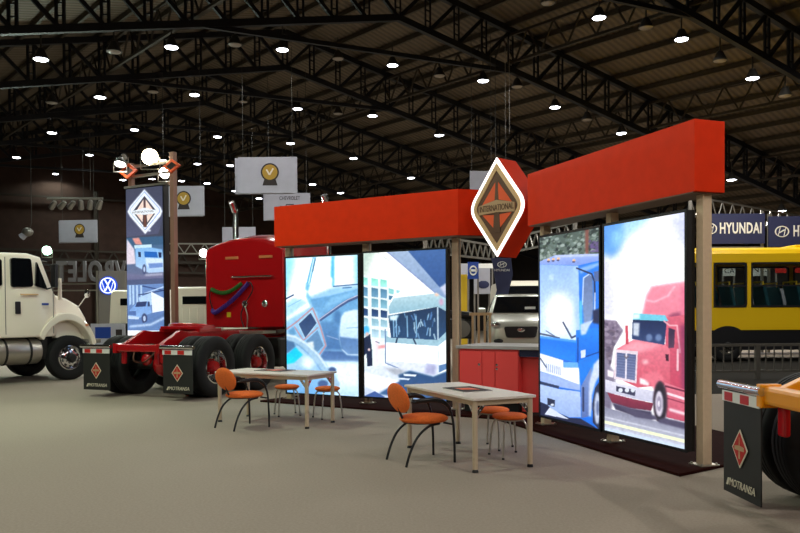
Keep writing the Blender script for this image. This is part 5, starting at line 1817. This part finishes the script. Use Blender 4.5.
vp = at(529, 300, 27.0)
van = thing('passenger_van', 'white passenger van with dark windscreen behind the silver hatchback', 'van', (vp.x, 27.0, 0), -PI / 2)
MB().loft([cring(0, 0.82, 0.35, 1.15), cring(-0.15, 0.88, 0.3, 1.3), cring(-0.8, 0.9, 0.3, 1.55), cring(-1.35, 0.9, 0.3, 2.55, 0.16), cring(-1.7, 0.9, 0.3, 2.66, 0.16), cring(-4.8, 0.9, 0.3, 2.62, 0.16), cring(-4.9, 0.86, 0.35, 2.5, 0.16)]).build('body', M['truck_white'], van, smooth=True)
MB().add([(-0.78, -0.74, 1.62), (-0.78, 0.74, 1.62), (-1.26, 0.68, 2.46), (-1.26, -0.68, 2.46)], [(0, 1, 2, 3)]).build('windscreen', M['glass'], van)
for sy in (-1, 1):
    MB().add([(-1.4, sy * 0.905, 1.55), (-2.3, sy * 0.905, 1.55), (-2.3, sy * 0.80, 2.4), (-1.55, sy * 0.80, 2.4)], [(0, 1, 2, 3)]).build('side_window', M['glass'], van)
    MB().box((-0.03, sy * 0.62, 1.0), (0.08, 0.28, 0.18)).build('headlamp', M['chrome'], van, bevel=0.03)
    for x in (-0.9, -3.9):
        wheel(van, x, sy * 0.78, 0.34, sy, True, M['grey'], M['hydr'], False)
MB().box((0.0, 0, 0.85), (0.06, 0.8, 0.2)).build('grille', M['black'], van, bevel=0.02)
# =================================================== things further back
def on_roof(p):
    s, k = sk(p.x, p.y)
    return roof_pt(s, k).z


def medal(root, x, z, r, y=-0.03):
    MB().lathe([(r * 1.2, 0), (r * 1.2, 0.006), (0.01, 0.006)], 28, Matrix.Translation((x, y, z)) @ Matrix.Rotation(PI / 2, 4, 'X')).build('medal_ring', M['dark_print'], root)
    MB().lathe([(r, 0), (r, 0.006), (0.01, 0.006)], 28, Matrix.Translation((x, y - 0.006, z)) @ Matrix.Rotation(PI / 2, 4, 'X')).build('medal_disc', M['bronze_yellow'], root)
    MB().prism([(x - r * 1.0, z - r * 1.75), (x + r * 1.0, z - r * 1.75), (x + r * 0.72, z - r * 0.85), (x - r * 0.72, z - r * 0.85)], y - 0.004, y + 0.002, None, 'y').build('medal_base', M['dark_print'], root)
    v = MB()
    v.bar((x - r * 0.45, y - 0.014, z + r * 0.35), (x - r * 0.05, y - 0.014, z - r * 0.35), 0.01, r * 0.2)
    v.bar((x - r * 0.05, y - 0.014, z - r * 0.35), (x + r * 0.45, y - 0.014, z + r * 0.5), 0.01, r * 0.2)
    v.build('medal_mark', M['cream_mark'], root)


def banner(label, x0, x1, y0, y1, Y, emblem=None, rz=0.0, thick=0.05, step=0.0):
    a, b = at(x0, y1, Y), at(x1, y0, Y)
    W, H = b.x - a.x, b.z - a.z
    c = Vector(((a.x + b.x) / 2, Y, a.z))
    r = thing('hanging_banner', label, 'banner', c, rz, 'white banners hanging from the roof')
    MB().box((0, 0, H / 2), (W, thick, H)).build('banner_cloth', M['banner'], r, bevel=0.004)
    if step:
        MB().box((-step, thick * 0.9, H / 2 - 0.02), (W, thick * 0.4, H)).build('back_cloth', M['banner'], r)
    top = on_roof(c) - c.z
    for s in (-0.42, 0.42):
        MB().tube([(W * s, 0, H), (W * s, 0, top)], 0.008, 5).build('suspension_cord', M['hood'], r)
    if emblem == 'medal':
        medal(r, W * 0.04, H * 0.58, H * 0.21, -thick / 2 - 0.004)
    return r, W, H, thick


banner('large white hanging banner with gold medal emblem, highest above the red tractor', 238.5, 297, 157, 193.5, 26, 'medal', 0, 0.06, 0.12)
banner('white hanging banner with gold medal emblem, half behind the tower sign post', 160, 204.5, 186, 216, 27, 'medal', math.radians(-4), 0.06, 0.06)
banner('white hanging banner with gold medal emblem, low over the white truck', 59.5, 97.5, 220, 242.5, 36, 'medal', math.radians(-3), 0.08, 0.08)
r, W, H, th = banner('white hanging banner with car maker lettering, just above the orange fascia corner', 265.5, 310, 193, 220, 30, None, 0, 0.06, 0.08)
text_mesh('CHEVROLET', 'lettering', M['dark_print'], 0.2, (0.08, -th / 2 - 0.004, H * 0.80), (PI / 2, 0, 0), r, 0.003, W * 0.46)
bt = [(-0.30, -0.07), (-0.12, -0.07), (-0.16, -0.14), (0.12, -0.14), (0.16, -0.07), (0.36, -0.07), (0.30, 0.07), (0.12, 0.07), (0.16, 0.14), (-0.12, 0.14), (-0.16, 0.07), (-0.36, 0.07)]
MB().ring([(x * 1.05 + 0.08, z + H * 0.45) for x, z in bt], [(x * 0.88 + 0.08, z * 0.75 + H * 0.45) for x, z in bt], -th / 2 - 0.008, -th / 2, None, 'y').build('emblem_logo', M['dark_print'], r)
banner('small blank white hanging banner rising behind the red tractor roof', 222.5, 255.5, 227, 250, 33, None)
banner('blank white hanging banner peeping out behind the diamond sign', 470, 493, 171, 200, 25, None, 0, 0.06, 0.0)

# round car-maker sign on a grey pillar
p = at(112, 300, 32)
vw = thing('sign_pillar', 'grey pillar carrying a lit round blue and white car emblem', 'sign', (p.x, 32, 0))
zt = at(112, 271, 32).z
MB().box((0, 0.2, zt / 2), (1.1, 0.4, zt)).build('pillar_body', M['grey'], vw, bevel=0.01)
MB().box((-0.59, 0.1, zt / 2), (0.07, 0.3, zt + 0.02)).build('edge_post', M['alu'], vw)
c = at(108, 285.5, 31.95) - Vector((p.x, 32, 0))
rr = 0.38
mt_ = Matrix.Translation((c.x, -0.01, c.z)) @ Matrix.Rotation(PI / 2, 4, 'X')
dsc = MB().lathe([(rr, 0), (rr, 0.05), (rr * 0.97, 0.06), (0.01, 0.06)], 32, mt_).build('emblem_disc', M['blue_glow'], vw, smooth=True)
ci = lambda r_: [(c.x + r_ * math.cos(2 * PI * k / 32), c.z + r_ * math.sin(2 * PI * k / 32)) for k in range(32)]
MB().ring(ci(rr * 0.86), ci(rr * 0.74), -0.085, -0.065, None, 'y').build('emblem_ring', M['white_glow'], dsc)
e = MB()


def stroke(pts, wd=0.055):
    for (a, b) in zip(pts[:-1], pts[1:]):
        e.bar((c.x + a[0] * rr, -0.078, c.z + a[1] * rr), (c.x + b[0] * rr, -0.078, c.z + b[1] * rr), 0.012, wd)


stroke([(-0.34, 0.66), (0.0, 0.08), (0.34, 0.66)])
stroke([(-0.62, 0.42), (-0.30, -0.60), (0.0, -0.02), (0.30, -0.60), (0.62, 0.42)])
e.build('emblem_letters', M['white_glow'], dsc)

# big letters of the neighbouring stand, seen from behind
p0, p1 = at(57, 282.5, 34), at(163, 262, 34)
Hh = p1.z - p0.z
lt = thing('letter_sign', 'row of big grey stand letters seen from behind above the white truck hood', 'sign', ((p0.x + p1.x) / 2, 34, p0.z))
tm = text_mesh('CHEVROLET', 'lettering', M['lettergrey'], Hh / 0.70, (0, 0, Hh / 2), (PI / 2, 0, PI), lt, 0.06, p1.x - p0.x, 1.15, 0.0, 'CENTER', 0.035)
MB().bar((-(p1.x - p0.x) / 2 - 0.2, 0.15, -0.06), ((p1.x - p0.x) / 2 + 0.2, 0.15, -0.06), 0.06).build('support_rail', M['alu'], lt)
MB().bar((-(p1.x - p0.x) / 2 - 0.2, 0.15, -0.35), ((p1.x - p0.x) / 2 + 0.2, 0.15, -0.35), 0.06).build('support_rail', M['alu'], lt)
for s in (-0.5, 0.0, 0.5):
    MB().bar(((p1.x - p0.x) * s, 0.2, -p0.z), ((p1.x - p0.x) * s, 0.2, Hh), 0.08).build('post', M['grey'], lt)

# white and blue board on the floor
p = at(108, 323.5, 25)
r = thing('exhibit_board', 'low pale board with blue blocks standing before the grey sign pillar', 'board', (p.x, 25, 0))
MB().box((0, 0, 0.62), (1.1, 0.06, 1.24)).build('board_panel', M['banner'], r)
MB().box((-0.15, -0.035, 0.95), (0.5, 0.01, 0.36)).build('blue_block', M['blue'], r)
MB().box((0.36, -0.035, 0.8), (0.2, 0.01, 0.5)).build('dark_block', M['dark_print'], r)

# row of stage spots
a, b = at(47, 199, 33), at(103, 199.5, 33)
sb = thing('stage_light_bar', 'horizontal bar of six slanted stage spots above the white truck', 'stage lights', ((a.x + b.x) / 2, 33, a.z))
hw = (b.x - a.x) / 2
MB().tube([(-hw, 0, 0), (hw, 0, 0)], 0.05, 8).build('bar', M['truss'], sb)
for k in range(6):
    x = -hw + 0.25 + k * (2 * hw - 0.4) / 5
    tl = [0.8, 0.95, 0.85, 0.15, 0.35, 0.5][k]
    mt_ = Matrix.Translation((x, 0, -0.26)) @ Matrix.Rotation(tl, 4, 'Y') @ Matrix.Rotation(0.4, 4, 'X')
    s_ = MB().lathe([(0.06, 0.22), (0.10, 0.16), (0.12, -0.18), (0.10, -0.2), (0.02, -0.2)], 14, mt_).build('spot', M['truss'], sb, smooth=True)
    MB().tube([(x, 0, 0), (x, 0, -0.2)], 0.025, 6).build('clamp', M['hood'], s_)
for x in (-hw * 0.5, hw * 0.3):
    MB().tube([(x, 0, 0), (x, 0, on_roof(Vector((a.x, 33, 0))) - a.z)], 0.009, 5).build('suspension_cord', M['hood'], sb)

floodlight('greenish white floodlight glaring above the white truck cab', at(47, 250.5, 30), 0.17, M['flood_green'], (0.35, -1, -0.25), 1800, (0.8, 1.0, 0.86))
floodlight('white floodlight glaring beside the roof corner of the red tractor', at(203.5, 253, 24), 0.125, M['flood_white'], (0.3, -1, -0.2), 160)
mh = thing('moving_head_light', 'small grey moving-head lamp hanging high before the dark wall bay', 'stage light', at(27.5, 232, 38))
MB().ellipsoid((0, 0, 0), (0.28, 0.2, 0.22), 14, 8).build('lamp_head', M['truss'], mh, smooth=True)
MB().tube([(-0.3, 0, -0.25), (0.1, 0, 0.05)], [0.18, 0.1], 12).build('lamp_barrel', M['banner'], mh, smooth=True)
MB().tube([(0.1, 0, 0.1), (0.2, 0, 0.45), (0.2, 0, on_roof(mh.location) - mh.location.z)], 0.018, 6).build('yoke', M['hood'], mh)


# aluminium trusses over the stands
def light_truss(label, a, b, h=0.4, posts=(1, 1), step=1.25):
    a, b = Vector(a), Vector(b)
    r = thing('lighting_truss', label, 'truss', a)
    d = b - a
    L = d.length
    c = MB()
    lo = Vector((0, 0, -h))
    c.bar((0, 0, 0), d, 0.055)
    c.bar(lo, d + lo, 0.055)
    c.build('main_tube', M['truss'], r)
    w = MB()
    n = max(3, int(L / (h * step)))
    for i in range(n):
        p, q, s_ = d * (i / n), d * ((i + 0.5) / n), d * ((i + 1) / n)
        w.bar(p, q + lo, 0.035)
        w.bar(q + lo, s_, 0.035)
    w.build('web_lattice', M['truss'], r)
    for e_, on in ((Vector((0, 0, 0)), posts[0]), (d, posts[1])):
        if on:
            MB().bar((e_.x, e_.y, -a.z + 0.015), (e_.x, e_.y, 0), 0.10).build('stand_post', M['truss'], r)
        else:
            top = on_roof(a + e_) - a.z
            MB().tube([e_, (e_.x, e_.y, top)], 0.01, 5).build('suspension_cord', M['hood'], r)
    return r


light_truss('aluminium truss passing behind the city bus panel post towards the diamond sign', at(425, 234, 19.5), at(496, 246, 25.5), 0.45, (1, 0))
light_truss('aluminium truss behind the blue truck panel under the fascia', at(506, 240, 26.5), at(575, 222, 20.5), 0.45, (0, 1))
light_truss('aluminium truss above the dark blue lettered banners', at(690, 196, 28), at(812, 218, 34), 0.7, (1, 1), 1.0)
light_truss('aluminium truss behind the tower sign at the height of the glaring lamp', at(150, 243.5, 31.5), at(232, 244, 31.5), 0.40)


def brand_board(label, x0, x1, y0, y1, Y, oval_x, txt_x0, txt_x1):
    a, b = at(x0, y1, Y), at(x1, y0, Y)
    r = thing('lettered_banner', label, 'banner', ((a.x + b.x) / 2, Y, a.z))
    W, H = b.x - a.x, b.z - a.z
    MB().box((0, 0, H / 2), (W, 0.06, H)).build('board_panel', M['navy'], r)
    zc = H * 0.50
    w_ = (txt_x1 - txt_x0) / FOC * Y
    xc = ((txt_x0 + txt_x1) / 2 - (x0 + x1) / 2) / FOC * Y
    text_mesh('HYUNDAI', 'lettering', M['white'], H * 0.50, (xc, -0.034, zc), (PI / 2, 0, 0), r, 0.006, w_, 1.1, 0.0, 'CENTER', 0.012)
    xo = (oval_x - (x0 + x1) / 2) / FOC * Y
    rx, rz_ = 0.24, 0.19
    el = lambda k: [(xo + k * rx * math.cos(2 * PI * i / 28), zc + k * rz_ * math.sin(2 * PI * i / 28)) for i in range(28)]
    MB().ring(el(1.0), el(0.86), -0.05, -0.03, None, 'y').build('emblem_ring', M['white'], r)
    h = MB()
    h.bar((xo - 0.13, -0.04, zc - 0.14), (xo - 0.06, -0.04, zc + 0.15), 0.012, 0.045)
    h.bar((xo + 0.06, -0.04, zc - 0.15), (xo + 0.13, -0.04, zc + 0.14), 0.012, 0.045)
    h.bar((xo - 0.09, -0.04, zc - 0.04), (xo + 0.09, -0.04, zc + 0.06), 0.012, 0.04)
    h.build('emblem_letter', M['white'], r)
    for s in (-0.48, 0.48):
        MB().bar((W * s, 0.08, -a.z), (W * s, 0.08, H + 0.1), 0.08).build('stand_post', M['truss'], r)
    MB().bar((-W / 2, 0.05, -0.12), (W / 2, 0.05, -0.12), 0.05).build('lower_rail', M['truss'], r)


brand_board('dark blue lettered banner above the bus, next to the open-end stand post', 698, 764.5, 213.5, 244, 26.5, 709.5, 719.5, 761)
brand_board('dark blue lettered banner above the bus, farther from the stand post', 768.5, 834, 216, 247, 26.5, 781.5, 793, 834)

# what is seen through the bus windows and over the barrier
def plain_board(name, label, cat, x0, x1, y0, y1, Y, m, txt=None, legs=True, th=0.05):
    a, b = at(x0, y1, Y), at(x1, y0, Y)
    r = thing(name, label, cat, ((a.x + b.x) / 2, Y, a.z))
    W, H = b.x - a.x, b.z - a.z
    MB().box((0, 0, H / 2), (W, th, H)).build('board_panel', m, r)
    if txt:
        text_mesh(txt, 'lettering', M['dark_print'], H * 0.8, (0, -th / 2 - 0.005, H * 0.55), (PI / 2, 0, 0), r, 0.004, W * 0.85)
    if legs:
        for s in (-0.46, 0.46):
            MB().bar((W * s, 0.05, -a.z), (W * s, 0.05, 0.1), 0.06).build('stand_post', M['grey'], r)
    return r, W, H


plain_board('stand_board', 'white board with the end of a word, seen through the bus window', 'board', 750, 770, 264, 276, 31, M['white'], 'NES')
plain_board('stand_board', 'small white lettered board seen through the bus window next to the post', 'board', 723, 735, 267, 276, 31, M['white'], 'CA')
plain_board('stand_board', 'red panel seen through the bus window beyond the white board', 'board', 775.5, 805, 264, 273, 34, M['red_mark'])
plain_board('stand_board', 'long pale counter seen beyond the bus through its windows', 'counter', 748, 830, 287, 312, 32, M['banner'])

# barrier in front of the bus
by = 17.4
a, b = at(690, 346, by), at(850, 346, by)
bar_ = thing('crowd_barrier', 'grey picket crowd barrier before the yellow bus', 'barrier', (a.x, by, 0.013))
Lx = b.x - a.x
zt_ = a.z
zb_ = at(720, 372, by).z
MB().bar((0, 0, zt_), (Lx, 0, zt_), 0.06).build('top_rail', M['rail'], bar_)
MB().bar((0, 0, zb_), (Lx, 0, zb_), 0.05).build('bottom_rail', M['rail'], bar_)
n = int(Lx / 0.18)
for i in range(n + 1):
    x = Lx * i / n
    if i % 9 == 8:
        MB().bar((x, 0, 0), (x, 0, zt_ + 0.02), 0.10).build('post', M['rail'], bar_)
    else:
        MB().bar((x, 0, zb_), (x, 0, zt_), 0.024).build('picket', M['rail'], bar_)
r = thing('dark_carpet', 'strip of dark carpet lying under the barrier and bus', 'carpet', (10.2, 19.2, 0))
MB().box((0, 0, 0.006), (10, 9.4, 0.012)).build('carpet_sheet', M['dark_carpet'], r)
plain_board('low_wall_panel', 'long pale low panel seen through the barrier pickets under the bus', 'panel', 735, 840, 352, 361, 26.5, M['banner'], None, True)

# between the wings: totem, signs, clutter
ty = 23.0
P = [(488, 342), (490.5, 315), (497, 290), (492.5, 262), (491, 258), (511, 258), (513, 275), (508, 295), (504, 315), (503, 342)]
W3 = [at(x, y, ty) for x, y in P]
ox = W3[0].x
tt = thing('totem_banner', 'dark blue curved totem banner with pale emblem beside the silver car', 'banner', (ox, ty, 0))
pl_ = [(p.x - ox, max(0.02, p.z)) for p in W3]
pl_[0] = (pl_[0][0], 0.02); pl_[-1] = (pl_[-1][0], 0.02)
MB().prism(pl_, 0, 0.10, None, 'y').build('banner_body', M['navy'], tt, bevel=0.01)
c = at(502, 264.5, ty); xo, zc = c.x - ox, c.z
el = lambda k: [(xo + k * 0.14 * math.cos(2 * PI * i / 24), zc + k * 0.09 * math.sin(2 * PI * i / 24)) for i in range(24)]
MB().ring(el(1.0), el(0.82), -0.012, 0, None, 'y').build('emblem_ring', M['white'], tt)
h = MB()
h.bar((xo - 0.07, -0.008, zc - 0.06), (xo - 0.04, -0.008, zc + 0.07), 0.01, 0.03)
h.bar((xo + 0.04, -0.008, zc - 0.07), (xo + 0.07, -0.008, zc + 0.06), 0.01, 0.03)
h.bar((xo - 0.05, -0.008, zc - 0.02), (xo + 0.05, -0.008, zc + 0.03), 0.01, 0.025)
h.build('emblem_letter', M['white'], tt)
text_mesh('HYUNDAI', 'lettering', M['white'], 0.10, (xo, -0.01, zc - 0.17), (PI / 2, 0, 0), tt, 0.003, 0.44)

r, W, H = plain_board('emblem_board', 'blue board with a pale ring emblem behind the stand gap', 'sign', 467.8, 478.5, 262, 279, 28, M['blue'])
el = lambda k: [(k * 0.14 * math.cos(2 * PI * i / 24), H * 0.5 + k * 0.18 * math.sin(2 * PI * i / 24)) for i in range(24)]
MB().ring(el(1.0), el(0.7), -0.05, -0.02, None, 'y').build('emblem_ring', M['white'], r)
MB().box((0, -0.04, H * 0.5), (0.30, 0.02, 0.08)).build('emblem_bar', M['white'], r)
r, W, H = plain_board('emblem_board', 'white board with a dark blue oval emblem beside the totem banner', 'sign', 474, 490, 268, 294, 29, M['banner'])
MB().ellipsoid((0.05, -0.03, H * 0.36), (0.22, 0.02, 0.15), 20, 8).build('oval_emblem', M['navy'], r, smooth=True)
plain_board('stand_wall', 'pale stand wall with yellow top far behind the cabinet', 'wall panel', 455, 469, 264, 300, 31, M['banner'], None, False)
plain_board('fascia_strip', 'blue and white fascia strip over the far emblem boards', 'fascia', 455, 494, 263.5, 268.5, 33.5, M['white'], None, True)
yb = thing('yellow_partition', 'small yellow partition peeping between the post and the blue emblem board', 'panel', at(463.5, 305, 28.5) * 1.0)
yb.location.z = 0
MB().box((0, 0, 1.45), (0.28, 0.06, 2.9)).build('board_panel', M['yellow_tag'], yb)
# engine on a stand and a wooden rail
p = at(472, 330, 20)
en = thing('display_engine', 'dark engine on a stand behind the cabinet', 'engine', (p.x - 0.32, 20, 0))
MB().box((0, 0, 1.12), (0.62, 0.7, 0.5)).build('engine_block', M['hydr'], en, bevel=0.04)
MB().tube([(-0.28, -0.38, 1.5), (0.28, -0.38, 1.45)], 0.10, 12).build('manifold', M['blackmetal'], en, smooth=True)
MB().lathe([(0.22, 0), (0.22, 0.08), (0.05, 0.1)], 20, Matrix.Translation((0.02, -0.36, 1.12)) @ Matrix.Rotation(PI / 2, 4, 'X')).build('flywheel', M['grey'], en, smooth=True)
for sx in (-1, 1):
    for sy in (-1, 1):
        MB().bar((sx * 0.28, sy * 0.3, 0), (sx * 0.28, sy * 0.3, 0.9), 0.05).build('leg', M['grey'], en)
p = at(480.5, 314, 16.8)
br = thing('wooden_railing', 'tan railing with square posts behind the red cabinet', 'railing', (p.x, 16.8, 0))
zt_ = p.z
for x in (-0.17, -0.04, 0.09, 0.2):
    MB().bar((x, 0, 0), (x, 0, zt_), 0.045).build('post', M['tan'], br)
MB().bar((-0.24, 0, zt_), (0.24, 0, zt_), 0.06).build('top_rail', M['tan'], br)

# hanging cables that catch the light under some lamps
for x, y0, y1, Y in ((505.5, 100, 134, 25), (509.5, 98, 134, 25), (90.5, 158, 190, 38)):
    p = at(x, y1, Y)
    r = thing('hanging_cable', 'thin pale cable hanging straight down below the roof trusses', 'cable', p, 0, 'pale cables hanging from the roof')
    MB().tube([(0, 0, 0), (0, 0, on_roof(p) - p.z)], 0.010, 6).build('cable_run', M['grey'], r)
